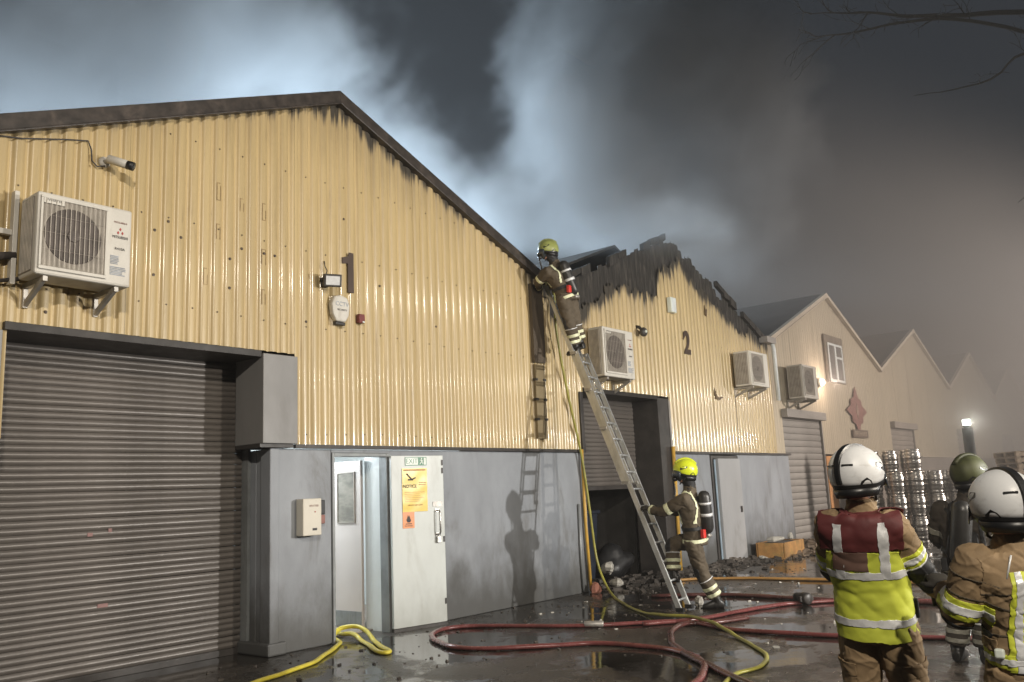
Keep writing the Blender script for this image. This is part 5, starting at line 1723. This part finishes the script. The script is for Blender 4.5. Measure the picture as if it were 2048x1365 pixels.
    hh.tube([J['neck'] - spine * 0.02, J['neck'] + spine * 0.05, hd - hup_ * 0.06 - hfw * 0.015, hd - hfw * 0.02 + hup_ * 0.01], [0.082, 0.079, 0.084, 0.092], 16)
    if hat != 'white': fuse(hh, 'flash_hood', 'patch', t, 0.010, 3, 0.006, 14)
    # ---- gloves
    if gloves:
        for s, sg in (('l', 1), ('r', -1)):
            fd = (J['w' + s] - J['e' + s]).normalized()
            h_ = J.get('h' + s)
            hp = h_ if h_ is not None else J['w' + s] + fd * 0.1
            glove(t, J['w' + s], hp, -upw + fd * 0.2 if abs(fd.z) < 0.8 else face, sg)
    # ---- hat, hair
    helmet = make_helmet(t, hd, hfw, hup_, hat)
    hr = MB()
    rt = hfw.cross(hup_).normalized()
    q = Matrix((rt, hfw, hup_)).transposed()
    hr.ball(hd + q @ V((0, -0.035, 0.02)), (0.080, 0.078, 0.092), 14, 10, q)
    hr.build('hair', 'hair', t, smooth=True)
    # ---- tape
    def band(src, a, b, f0, f1, m, rad, off=0.006):
        d = (b - a).normalized()
        L = (b - a).length
        c0, c1 = a + d * L * f0, a + d * L * f1
        mid = (c0 + c1) / 2
        return shell(src, 'reflective_band', m, t, [(c1, d), (c0, -d)], lambda p: (p - mid).length < rad, off)
    def two_tone(src, a, b, f0, f1, rad):
        band(src, a, b, f0, f1, 'band_lime', rad, 0.005)
        w = (f1 - f0)
        return band(src, a, b, f0 + w * 0.3, f1 - w * 0.3, 'band_silver', rad, 0.0075)
    return dict(root=t, J=J, jacket=jacket, trousers=trs, helmet=helmet, band=band, two=two_tone, spine=spine, fw=fw, side=sh_ax, base=base, arms=arms, hfw=hfw, hup=hup_, head=hd)

def add_set(F, back=0.20, up=0.02, lean=0.0):
    """breathing apparatus: cylinder, back plate, straps, valve"""
    t, J, sp, fw, sx = F['root'], F['J'], F['spine'], F['fw'], F['side']
    mid = (J['sl'] + J['sr']) / 2
    c = mid - fw * back - sp * (0.19 - up)
    ax_ = sp
    cyl = MB()
    L = 0.27
    cyl.tube([c - ax_ * L, c - ax_ * (L - 0.03), c - ax_ * (L - 0.07), c + ax_ * (L - 0.07), c + ax_ * (L - 0.02), c + ax_ * L, c + ax_ * (L + 0.005)], [0.03, 0.062, 0.080, 0.080, 0.062, 0.03, 0.005], 18)
    cy_ = cyl.build('air_cylinder', 'cylinder', t, smooth=True)
    MB().tube([c - ax_ * L, c - ax_ * (L + 0.05)], [0.022, 0.026], 10).tube([c - ax_ * (L + 0.03), c - ax_ * (L + 0.03) + sx * 0.07], [0.018, 0.024], 10).build('valve', 'galv', cy_, smooth=True)
    if F is not F3: MB().tube([c - ax_ * 0.05, c - ax_ * 0.01], 0.083, 18).tube([c + ax_ * 0.10, c + ax_ * 0.13], 0.083, 18).build('cylinder_strap', 'band_silver', cy_, smooth=True)
    bp = MB()
    bp.loft([cross_ring(c + fw * 0.082 + ax_ * z, sx, fw, w, 0.016, 12) for z, w in ((-0.24, 0.10), (-0.18, 0.13), (0.10, 0.10), (0.20, 0.07))])
    bp.build('back_plate', 'black', t, smooth=True)
    g_ = MB()
    p = J['pelvis'] + sp * 0.06
    return c

def straps(F, m='patch', w=0.013, x=0.11):
    for s in (-1, 1):
        c = (F['J']['sl'] + F['J']['sr']) / 2 + F['side'] * x * s
        sx = F['side']
        lo = F['J']['pelvis'] + F['spine'] * 0.16
        shell(F['jacket'], 'harness_strap', m, F['root'], [(c + sx * w, sx), (c - sx * w, -sx), (lo, -F['spine'])],
              lambda p: seg_dist(p, F['J']['pelvis'], F['J']['neck']) < 0.24 and (p - F['J']['neck']).length > 0.10, 0.009)

# ---- commander in the red and yellow tabard
J1 = dict(head=(-1.70, -6.42, 1.54), neck=(-1.685, -6.42, 1.405), sl=(-1.775, -6.27, 1.315), sr=(-1.705, -6.57, 1.305), chest=(-1.66, -6.40, 1.19), waist=(-1.60, -6.395, 0.99), pelvis=(-1.57, -6.39, 0.85),
          el=(-1.58, -6.19, 1.06), wl=(-1.36, -6.26, 0.97), er=(-1.545, -6.625, 1.085), wr=(-1.27, -6.64, 0.93), hr=(-1.17, -6.63, 0.885), hl=(-1.27, -6.26, 0.94),
          hipl=(-1.57, -6.29, 0.79), hipr=(-1.56, -6.49, 0.79), kl=(-1.51, -6.27, 0.43), kr=(-1.50, -6.50, 0.43), al=(-1.53, -6.25, 0.09), ar=(-1.53, -6.52, 0.09))
F = firefighter("commander in white helmet and red topped yellow tabard, back turned, talking", J1, (1, -0.05, 0), (0.93, -0.30, -0.03), (0.04, 0, 1), 'tunic_tan', hat='white', voxel=0.0115, bulk=1.0, wr_amp=0.0075)
t, J, sp, fw, sx = F['root'], F['J'], F['spine'], F['fw'], F['side']
mid = (J['sl'] + J['sr']) / 2
hemz = J['pelvis'] - sp * 0.125
arm_gap = lambda p: seg_dist(p, J['pelvis'] - sp * 0.1, J['neck']) < 0.27
def torso_only(p):
    for s in 'lr':
        a, b = J['s' + s], J['e' + s]
        f = (p - a).dot(b - a) / (b - a).length_squared
        if f > 0.22 and seg_dist(p, a, b) < 0.096 and abs((p - mid).dot(sx)) > 0.175: return False
        a, b = J['e' + s], J['w' + s]
        if seg_dist(p, a, b) < 0.085: return False
    return arm_gap(p)
yk = J['pelvis'].lerp(mid, 0.76)
lw = J['pelvis'].lerp(mid, 0.44)
SLV = 0.185   # half width of the tabard at the shoulder
sidep = [(mid + sx * (SLV + 0.02), sx), (mid - sx * (SLV + 0.02), -sx)]
tab = shell(F['jacket'], 'tabard', 'hiviz', t, [(yk, sp), (hemz, -sp)], torso_only, 0.020, 0.006, 14)
shell(F['jacket'], 'tabard_yoke', 'yoke_red', t, [(yk, -sp), (J['neck'] - sp * 0.02, sp)] + sidep, None, 0.020, 0.006, 14)
def tape(a, b, extra=(), keep=None, m='band_silver', off=0.0235):
    return shell(F['jacket'], 'reflective_band', m, t, [(a, -sp), (b, sp)] + list(extra), keep or torso_only, off, 0.003, 14)
tape(lw, lw + sp * 0.048)
tape(hemz + sp * 0.075, hemz + sp * 0.125)
for x in (0.105, -0.105):
    c = mid + sx * x
    shell(F['jacket'], 'reflective_band', 'band_silver', t, [(c + sx * 0.026, sx), (c - sx * 0.026, -sx), (lw, -sp), (J['neck'] - sp * 0.05, sp)], lambda p: torso_only(p) or p.z > mid.z - 0.02, 0.0240, 0.003, 14)
shell(F['jacket'], 'back_panel', 'label_panel', t, [(yk + sp * 0.005, sp), (lw + sp * 0.05, -sp), (mid + sx * 0.03, sx), (mid - sx * 0.14, -sx), (mid - fw * 0.02, fw)], torso_only, 0.0245, 0.003, 14)
F['two'](F['jacket'], J['sr'], J['er'], 0.56, 0.86, 0.13)
F['two'](F['jacket'], J['sl'], J['el'], 0.56, 0.86, 0.13)
for s in 'lr':
    shell(F['jacket'], 'elbow_patch', 'patch', t, [(J['e' + s].lerp(J['s' + s], 0.16), (J['s' + s] - J['e' + s]).normalized())], lambda p, s=s: (p - J['e' + s]).length < 0.24 and min(seg_dist(p, J['e' + s], J['w' + s]), seg_dist(p, J['e' + s], J['s' + s])) < 0.10, 0.005)
    kd = (J['e' + s] - J['s' + s]).normalized()
    kc = J['s' + s].lerp(J['e' + s], 0.87)
    shell(F['jacket'], 'piping', 'band_silver', t, [(kc + kd * 0.004, kd), (kc - kd * 0.004, -kd)], lambda p, kc=kc: (p - kc).length < 0.12, 0.007)
def seam(F, src, c, n, keep, m='tunic', w=0.0035, off=0.003):
    return shell(F[src], 'seam', m, F['root'], [(c + n * w, n), (c - n * w, -n)], keep, off, 0.003)
for s in 'lr':
    d_ = (J['k' + s] - J['hip' + s]).normalized()
    c = J['hip' + s] + d_ * 0.20
    k_ = lambda p, s=s, c=c: (p - c).length < 0.14 and (p - J['hip' + s]).dot(sx) * (1 if s == 'r' else -1) > 0.015
    shell(F['trousers'], 'pocket_flap', 'tunic_tan', t, [(c, -d_), (c + d_ * 0.07, d_)], k_, 0.010, 0.006)
    shell(F['trousers'], 'pocket', 'tunic_tan', t, [(c + d_ * 0.05, -d_), (c + d_ * 0.22, d_)], lambda p, s=s, c=c: (p - c - d_ * 0.1).length < 0.19 and (p - J['hip' + s]).dot(sx) * (1 if s == 'r' else -1) > 0.02, 0.006, 0.005)
    seam(F, 'jacket', J['s' + s].lerp(J['e' + s], 0.93), (J['e' + s] - J['s' + s]).normalized(), lambda p, s=s: (p - J['e' + s]).length < 0.13)
shell(F['jacket'], 'jacket_hem', 'tunic_tan', t, [(J['pelvis'] - sp * 0.16, sp)], None, 0.004, 0.004)
MB().box((-0.03, -0.02, -0.05), (0.03, 0.02, 0.05), Matrix.Rotation(R(20), 3, 'Z')).build('radio', 'patch', t, bevel=0.008, loc=J['pelvis'] + sx * 0.20 + sp * 0.02)

# ---- second white helmet at the edge of the frame
J2 = dict(head=(-2.09, -7.175, 1.375), neck=(-2.075, -7.19, 1.245), sl=(-2.195, -7.045, 1.16), sr=(-1.925, -7.325, 1.16), chest=(-2.045, -7.19, 1.08), waist=(-2.01, -7.20, 0.90), pelvis=(-1.99, -7.20, 0.76),
          el=(-2.15, -6.955, 0.925), wl=(-1.985, -6.86, 1.02), hl=(-1.915, -6.81, 1.07), er=(-1.72, -7.27, 0.95), wr=(-1.62, -7.08, 0.93), hr=(-1.60, -6.98, 0.94),
          hipl=(-2.06, -7.13, 0.70), hipr=(-1.93, -7.27, 0.70), kl=(-2.0, -7.04, 0.38), kr=(-1.84, -7.19, 0.38), al=(-2.05, -7.13, 0.09), ar=(-1.92, -7.28, 0.09))
F = firefighter("officer in white helmet and tan tunic with lime braces of tape, facing the commander", J2, (0.72, 0.69, 0), (0.72, 0.69, -0.06), (0.0, 0.0, 1), 'tunic_tan', hat='white', voxel=0.0115, bulk=1.08, wr_amp=0.0075)
t, J, sp, fw, sx = F['root'], F['J'], F['spine'], F['fw'], F['side']
mid = (J['sl'] + J['sr']) / 2
F['two'](F['jacket'], J['sl'], J['el'], 0.62, 0.98, 0.14)
F['two'](F['jacket'], J['sr'], J['er'], 0.62, 0.98, 0.14)
for s in 'lr':
    shell(F['jacket'], 'elbow_patch', 'patch', t, [(J['e' + s].lerp(J['s' + s], -0.10), (J['s' + s] - J['e' + s]).normalized())], lambda p, s=s: (p - J['e' + s]).length < 0.145, 0.004)
tors = lambda p: seg_dist(p, J['pelvis'] - sp * 0.1, J['neck']) < 0.225
for x in (0.10, -0.085):
    c = mid + sx * x
    for hw, m, off in ((0.030, 'band_lime', 0.006), (0.013, 'band_silver', 0.009)):
        shell(F['jacket'], 'reflective_band', m, t, [(c + sx * hw, sx), (c - sx * hw, -sx), (J['pelvis'] - sp * 0.03, -sp), (mid - sp * 0.01, sp)], lambda p: tors(p) and (p - mid).dot(fw) < 0.02, off)
hz = J['pelvis'] - sp * 0.02
for a, b, m, off in ((0.0, 0.062, 'band_lime', 0.007), (0.018, 0.044, 'band_silver', 0.010)):
    shell(F['jacket'], 'reflective_band', m, t, [(hz + sp * a, -sp), (hz + sp * b, sp)], tors, off)
for s in 'lr':
    d_ = (J['e' + s] - J['s' + s]).normalized()
    seam(F, 'jacket', J['s' + s] + d_ * 0.05, d_, lambda p, s=s: (p - J['s' + s]).length < 0.15)
    seam(F, 'jacket', J['s' + s].lerp(J['e' + s], 0.55), d_, lambda p, s=s: (p - J['s' + s]).length < 0.25 and (p - J['pelvis']).length > 0.2)
seam(F, 'jacket', mid - sp * 0.10, sp, lambda p: seg_dist(p, J['pelvis'], J['neck']) < 0.23 and (p - mid).dot(fw) < 0)
seam(F, 'jacket', waist_c := J['pelvis'] + sp * 0.12, sp, lambda p: seg_dist(p, J['pelvis'], J['neck']) < 0.23)
shell(F['jacket'], 'pocket_flap', 'tunic_tan', t, [(J['pelvis'] + sp * 0.10, sp), (J['pelvis'] + sp * 0.045, -sp), (mid - sx * 0.05, sx)], lambda p: seg_dist(p, J['pelvis'], J['neck']) < 0.23 and (p - mid).dot(fw) > -0.05, 0.008, 0.005)
shell(F['jacket'], 'shoulder_yoke', 'tunic_tan', t, [(mid - sp * 0.10, -sp), (J['neck'] - sp * 0.02, sp)], lambda p: seg_dist(p, J['pelvis'], J['neck']) < 0.23, 0.003, 0.003)
pp = MB().tube([mid + sx * -0.09 - fw * 0.118 + sp * 0.05, mid - sx * 0.135 - fw * 0.125 - sp * 0.05], 0.004, 6)
pp.build('piping', 'band_silver', t, smooth=True)
nb = shell(F['jacket'], 'name_tab', 'sign_white', t, [(mid + sx * 0.05, sx), (mid - sx * 0.02, -sx), (mid - sp * 0.02, -sp), (mid + sp * 0.02, sp)], lambda p: (p - mid).dot(fw) < 0, 0.006)
MB().box((-0.03, -0.02, -0.02), (0.03, 0.02, 0.02)).build('torch', 'sign_white', t, bevel=0.008, loc=J['pelvis'] - sx * 0.19 + sp * 0.02 - fw * 0.05)

# ---- the one standing at the foot of the ladder
J4 = dict(head=(3.60, -2.53, 1.71), neck=(3.66, -2.55, 1.53), sl=(3.49, -2.55, 1.385), sr=(3.86, -2.50, 1.385), chest=(3.69, -2.53, 1.26), waist=(3.72, -2.53, 1.08), pelvis=(3.74, -2.53, 0.94),
          el=(3.46, -2.24, 1.23), wl=(3.52, -2.02, 1.27), hl=(3.545, -1.93, 1.31), er=(3.93, -2.18, 1.22), wr=(3.89, -2.00, 1.27), hr=(3.87, -1.90, 1.31),
          hipl=(3.64, -2.54, 0.88), hipr=(3.83, -2.51, 0.88), kl=(3.80, -2.55, 0.45), kr=(3.78, -2.17, 0.80), al=(3.93, -2.68, 0.09), ar=(3.72, -2.19, 0.42), tl=(3.80, -2.45, 0.0), tr=(3.70, -1.98, 0.35))
F4 = firefighter("firefighter in lime helmet with air cylinder, gripping the ladder foot, one boot on a rung", J4, (-0.15, 0.99, 0), (-0.62, 0.78, 0.0), (0, 0, 1), 'tunic', hat='yellow', voxel=0.0145)

# ---- the one at the top of the ladder, leaning over the eaves
J5 = dict(head=(3.66, -0.49, 5.12), neck=(3.74, -0.53, 4.965), sl=(3.60, -0.50, 4.80), sr=(3.95, -0.50, 4.86), chest=(3.78, -0.53, 4.78), waist=(3.84, -0.57, 4.64), pelvis=(3.89, -0.61, 4.50),
          el=(3.66, -0.26, 4.70), wl=(3.86, -0.14, 4.66), hl=(3.93, -0.08, 4.66), er=(4.06, -0.30, 4.70), wr=(4.02, -0.14, 4.74), hr=(4.0, -0.06, 4.78),
          hipl=(3.81, -0.61, 4.44), hipr=(3.99, -0.60, 4.46), kl=(3.87, -0.66, 4.04), kr=(4.05, -0.64, 4.12), al=(4.00, -0.66, 3.66), ar=(4.16, -0.64, 3.75), tl=(4.05, -0.45, 3.6), tr=(4.2, -0.42, 3.6))
F5 = firefighter("firefighter in lime helmet at the top of the ladder, leaning over the smoking roof", J5, (-0.2, 0.98, 0), (-0.60, 0.62, -0.12), (-0.1, 0.1, 1), 'tunic', hat='pale', voxel=0.0145)

# ---- the dim one behind the officers
J3 = dict(head=(1.60, -6.28, 1.515), neck=(1.585, -6.25, 1.38), sl=(1.58, -6.03, 1.26), sr=(1.59, -6.41, 1.25), chest=(1.60, -6.20, 1.15), waist=(1.63, -6.17, 0.96), pelvis=(1.65, -6.15, 0.82),
          el=(1.66, -5.94, 1.02), wl=(1.88, -6.00, 0.92), er=(1.74, -6.44, 1.01), wr=(1.95, -6.32, 0.88), hl=(1.97, -6.03, 0.90), hr=(2.04, -6.29, 0.86),
          hipl=(1.66, -6.05, 0.76), hipr=(1.65, -6.25, 0.76), kl=(1.72, -6.02, 0.42), kr=(1.70, -6.22, 0.42), al=(1.72, -5.98, 0.09), ar=(1.70, -6.20, 0.09))
F3 = firefighter("firefighter with air cylinder between the two white helmets, dim in the haze", J3, (1, 0, 0), (0.80, -0.55, 0), (0, 0, 1), 'tunic_dimmed', hat='dimmed', voxel=0.0145)

for F in (F4, F5, F3):
    t, J, sp, fw, sx = F['root'], F['J'], F['spine'], F['fw'], F['side']
    add_set(F)
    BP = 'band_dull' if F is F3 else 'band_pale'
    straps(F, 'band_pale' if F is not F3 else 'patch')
    for s in 'lr':
        F['band'](F['jacket'], J['s' + s], J['e' + s], 0.62, 0.80, BP, 0.13)
        F['band'](F['jacket'], J['e' + s], J['w' + s], 0.72, 0.88, BP, 0.10)
        L = (J['a' + s] - J['k' + s]).length
        F['band'](F['trousers'], J['k' + s], J['a' + s], 0.46, 0.57, BP, 0.13)
        F['band'](F['trousers'], J['k' + s], J['a' + s], 0.68, 0.79, BP, 0.13)
        shell(F['trousers'], 'knee_patch', 'patch', t, [], lambda p, s=s: (p - J['k' + s]).length < 0.13 and (p - J['k' + s]).dot(fw) > 0.0, 0.004)
        kd = (J['a' + s] - J['k' + s]).normalized()
        kc = J['k' + s] + kd * 0.10
        shell(F['trousers'], 'piping', 'band_silver', t, [(kc + kd * 0.006, kd), (kc - kd * 0.006, -kd)], lambda p, kc=kc: (p - kc).length < 0.12, 0.006)
    hz = J['pelvis'] - sp * 0.09
    shell(F['jacket'], 'reflective_band', BP, t, [(hz, -sp), (hz + sp * 0.045, sp)], lambda p: seg_dist(p, J['pelvis'] - sp * .12, J['neck']) < 0.235, 0.006)
    hz = J['pelvis'] + sp * 0.07
    shell(F['jacket'], 'waist_belt', 'patch', t, [(hz, -sp), (hz + sp * 0.045, sp)], lambda p: seg_dist(p, J['pelvis'], J['neck']) < 0.235, 0.010)
    gp = J['pelvis'] - sx * 0.13 - fw * 0.16 + sp * 0.01
    MB().box((-0.035, -0.025, -0.055), (0.035, 0.025, 0.055)).build('distress_unit', 'safety_red' if F is not F3 else 'patch', t, bevel=0.010, loc=gp)
    # face mask with hose
    q = Matrix((F['hfw'].cross(F['hup']).normalized(), F['hfw'], F['hup'])).transposed()
    mk = MB()
    mk.ball(F['head'] + q @ V((0, 0.065, -0.015)), (0.072, 0.062, 0.085), 14, 10, q)
    mo = mk.build('face_mask', 'visor', t, smooth=True)
    MB().tube([F['head'] + q @ V((0, 0.12, -0.055)), F['head'] + q @ V((0, 0.165, -0.07))], [0.034, 0.030], 12).build('demand_valve', 'black', mo, smooth=True)
    MB().tube(smooth_path([F['head'] + q @ V((0, 0.16, -0.08)), F['head'] + q @ V((0.02, 0.14, -0.22)), J['sl'] + fw * 0.14 - sp * 0.05, J['sl'] + sp * 0.05 - fw * 0.02, J['sl'].lerp(J['sr'], 0.4) - fw * 0.16 - sp * 0.1], 5), 0.012, 8).build('air_hose', 'black', t, smooth=True)

# ================================================================== SMOKE AND HAZE
def volume_mat(name, colour, density, aniso, attr=None):
    m = bpy.data.materials.new(name)
    m.use_nodes = True
    nt = m.node_tree
    for n in list(nt.nodes):
        if n.type == 'BSDF_PRINCIPLED': nt.nodes.remove(n)
    out = [n for n in nt.nodes if n.type == 'OUTPUT_MATERIAL'][0]
    pv = nt.nodes.new('ShaderNodeVolumePrincipled')
    pv.inputs['Color'].default_value = (*colour, 1)
    pv.inputs['Density'].default_value = density
    pv.inputs['Anisotropy'].default_value = aniso
    if attr:
        pv.inputs['Density Attribute'].default_value = attr
    nt.links.new(pv.outputs[0], out.inputs['Volume'])
    return m

BLOBS = [  # centre, radius, weight
    ((3.5, 9.2, 12.0), 5.0, 0.24), ((14.5, 3.2, 12.5), 6.0, 0.26),
    ((0.23, 10.0, 10.4), 2.1, 0.90), ((2.7, 9.8, 12.2), 2.6, 0.72), ((5.2, 9.4, 13.2), 2.2, 0.55), ((3.1, 8.4, 10.4), 1.7, 0.75), ((5.3, 6.9, 11.2), 1.3, 0.5), ((6.8, 9.0, 13.2), 2.2, 0.36), ((1.5, 9.5, 14.2), 2.4, 0.6), ((4.5, 8.6, 9.6), 1.2, 0.55),
    ((0.0, 9.6, 8.2), 1.7, 0.8), ((3.0, 10.0, 9.4), 1.6, 0.6),
    ((7.9, 4.6, 7.6), 1.2, 0.95), ((9.3, 4.4, 8.3), 1.5, 0.95), ((10.8, 3.8, 9.8), 1.9, 0.80), ((12.0, 3.5, 11.2), 2.0, 0.66), ((13.3, 3.2, 12.8), 2.5, 0.62), ((15.7, 2.7, 15.4), 3.2, 0.55),
    ((17.0, 1.9, 12.1), 2.4, 0.55), ((14.6, 3.4, 14.0), 2.2, 0.5), ((12.2, 4.6, 15.2), 2.0, 0.5), ((19.0, 2.0, 16.0), 2.6, 0.4), ((11.7, 5.0, 12.9), 1.7, 0.55), ((11.7, 2.9, 8.8), 1.6, 0.7), ((7.4, 5.0, 8.9), 0.9, 0.45), ((10.6, 1.6, 7.3), 1.2, 0.55), ((14.5, 1.8, 9.6), 1.8, 0.5),
    ((6.3, 3.6, 6.6), 0.9, 0.6), ((8.6, -0.1, 6.7), 1.2, 0.72), ((7.2, 0.5, 6.5), 1.1, 0.66), ((10.2, 0.0, 6.7), 1.3, 0.66), ((12.2, 0.3, 6.6), 1.3, 0.55), ((6.2, 6.0, 9.6), 1.7, 0.40), ((7.0, 5.4, 8.3), 1.2, 0.5), ((7.6, 6.5, 11.0), 1.8, 0.30), ((9.8, 2.6, 7.6), 1.4, 0.6), ((13.4, 2.4, 8.2), 1.8, 0.5), ((15.8, 2.0, 8.4), 1.8, 0.42), ((17.6, 2.2, 9.4), 1.8, 0.35), ((20.3, 1.6, 12.0), 2.2, 0.42), ((16.5, 4.0, 17.0), 2.6, 0.5), ((13.0, 5.0, 10.5), 2.0, 0.5), ((18.5, 3.0, 13.5), 2.2, 0.45),
]
def geo_smoke(name, lo, hi, res, m, blobs, wind, cover, contrast):
    me = bpy.data.meshes.new(name)
    o = bpy.data.objects.new(name, me)
    col.objects.link(o)
    ng = bpy.data.node_groups.new(name, 'GeometryNodeTree')
    ng.interface.new_socket('Geometry', in_out='INPUT', socket_type='NodeSocketGeometry')
    ng.interface.new_socket('Geometry', in_out='OUTPUT', socket_type='NodeSocketGeometry')
    t = NT(ng)
    outn = t.n('NodeGroupOutput')
    pos = t.n('GeometryNodeInputPosition').outputs[0]
    # slow warp of the position, so the plumes curl
    wn = t.n('ShaderNodeTexNoise')
    wn.inputs['Scale'].default_value = 0.33
    wn.inputs['Detail'].default_value = 3
    t.link(pos, wn.inputs['Vector'])
    sub = t.n('ShaderNodeVectorMath', operation='SUBTRACT')
    t.link(wn.outputs['Color'], sub.inputs[0])
    sub.inputs[1].default_value = (0.5, 0.5, 0.5)
    scl = t.n('ShaderNodeVectorMath', operation='SCALE')
    t.link(sub.outputs[0], scl.inputs[0])
    scl.inputs[3].default_value = 3.4
    add = t.n('ShaderNodeVectorMath', operation='ADD')
    t.link(pos, add.inputs[0])
    t.link(scl.outputs[0], add.inputs[1])
    wp = add.outputs[0]
    total = None
    for c, r, w in blobs:
        ds = t.n('ShaderNodeVectorMath', operation='DISTANCE')
        t.link(wp, ds.inputs[0])
        ds.inputs[1].default_value = c
        g_ = t.math('MULTIPLY', t.ramp(t.math('DIVIDE', ds.outputs['Value'], r), 1.45, 0.0), w)
        total = g_ if total is None else t.math('ADD', total, g_)
    total = t.math('MINIMUM', total, 1.25)
    # fibrous detail stretched along the wind
    rot = t.n('ShaderNodeVectorRotate', rotation_type='EULER_XYZ')
    t.link(wp, rot.inputs[0])
    rot.inputs['Rotation'].default_value = wind
    st = t.n('ShaderNodeVectorMath', operation='MULTIPLY')
    t.link(rot.outputs[0], st.inputs[0])
    st.inputs[1].default_value = (0.30, 1.0, 1.0)
    nz = t.noise(st.outputs[0], 0.95, 6, 0.62)
    k = t.math('ADD', total, t.math('MULTIPLY', t.math('SUBTRACT', nz, 0.5), contrast))
    den = t.math('MAXIMUM', t.math('SUBTRACT', k, cover), 0.0)
    den = t.math('MULTIPLY', den, t.ramp(total, 0.02, 0.3))
    vc = t.n('GeometryNodeVolumeCube')
    t.link(den, vc.inputs['Density'])
    vc.inputs['Min'].default_value = lo
    vc.inputs['Max'].default_value = hi
    for ax_, r in zip('XYZ', res):
        vc.inputs['Resolution ' + ax_].default_value = r
    sm = t.n('GeometryNodeSetMaterial')
    sm.inputs['Material'].default_value = m
    t.link(vc.outputs[0], sm.inputs[0])
    t.link(sm.outputs[0], outn.inputs[0])
    md = o.modifiers.new('smoke', 'NODES')
    md.node_group = ng
    me.materials.append(m)
    return tag(o, kind='stuff')
SMOKE = volume_mat('smoke', (0.80, 0.83, 0.86), 0.85, 0.1, 'density')
geo_smoke('smoke', (-4.0, -1.6, 4.4), (25.0, 14.5, 20.0), (207, 102, 111), SMOKE, BLOBS, (0.0, R(50), R(8)), 0.26, 1.75)
# thicker bank drifting across the far end of the yard
BANK = volume_mat('smoke_bank', (0.74, 0.70, 0.67), 0.060, 0.2, 'density')
geo_smoke('smoke_drift', (11.0, -9.0, 0.05), (60.0, 9.0, 17.0), (98, 36, 34), BANK,
          [((30, -2, 2.5), 12, 0.55), ((45, -2, 5), 14, 0.55), ((22, -1, 2.0), 7, 0.35), ((38, 2, 10), 11, 0.7), ((24, 3, 10), 9, 0.7), ((17.5, 0.0, 5.6), 6.0, 1.0), ((14.5, 0.6, 6.4), 3.6, 0.7), ((24.0, 0.0, 5.4), 6.0, 1.0), ((19.0, -0.5, 2.0), 4.5, 0.5), ((16, 4, 8.0), 6, 0.5), ((20, 4, 7.0), 6, 0.6)], (0, 0, 0), 0.05, 0.5)
# thin night haze over the whole yard
hb = MB().box((-15.8, -23.0, -1.0), (79.0, 27.0, 21.5)).build('haze', volume_mat('haze_air', (0.86, 0.84, 0.82), 0.0030, 0.3))
tag(hb, kind='stuff')
hb.display_type = 'WIRE'
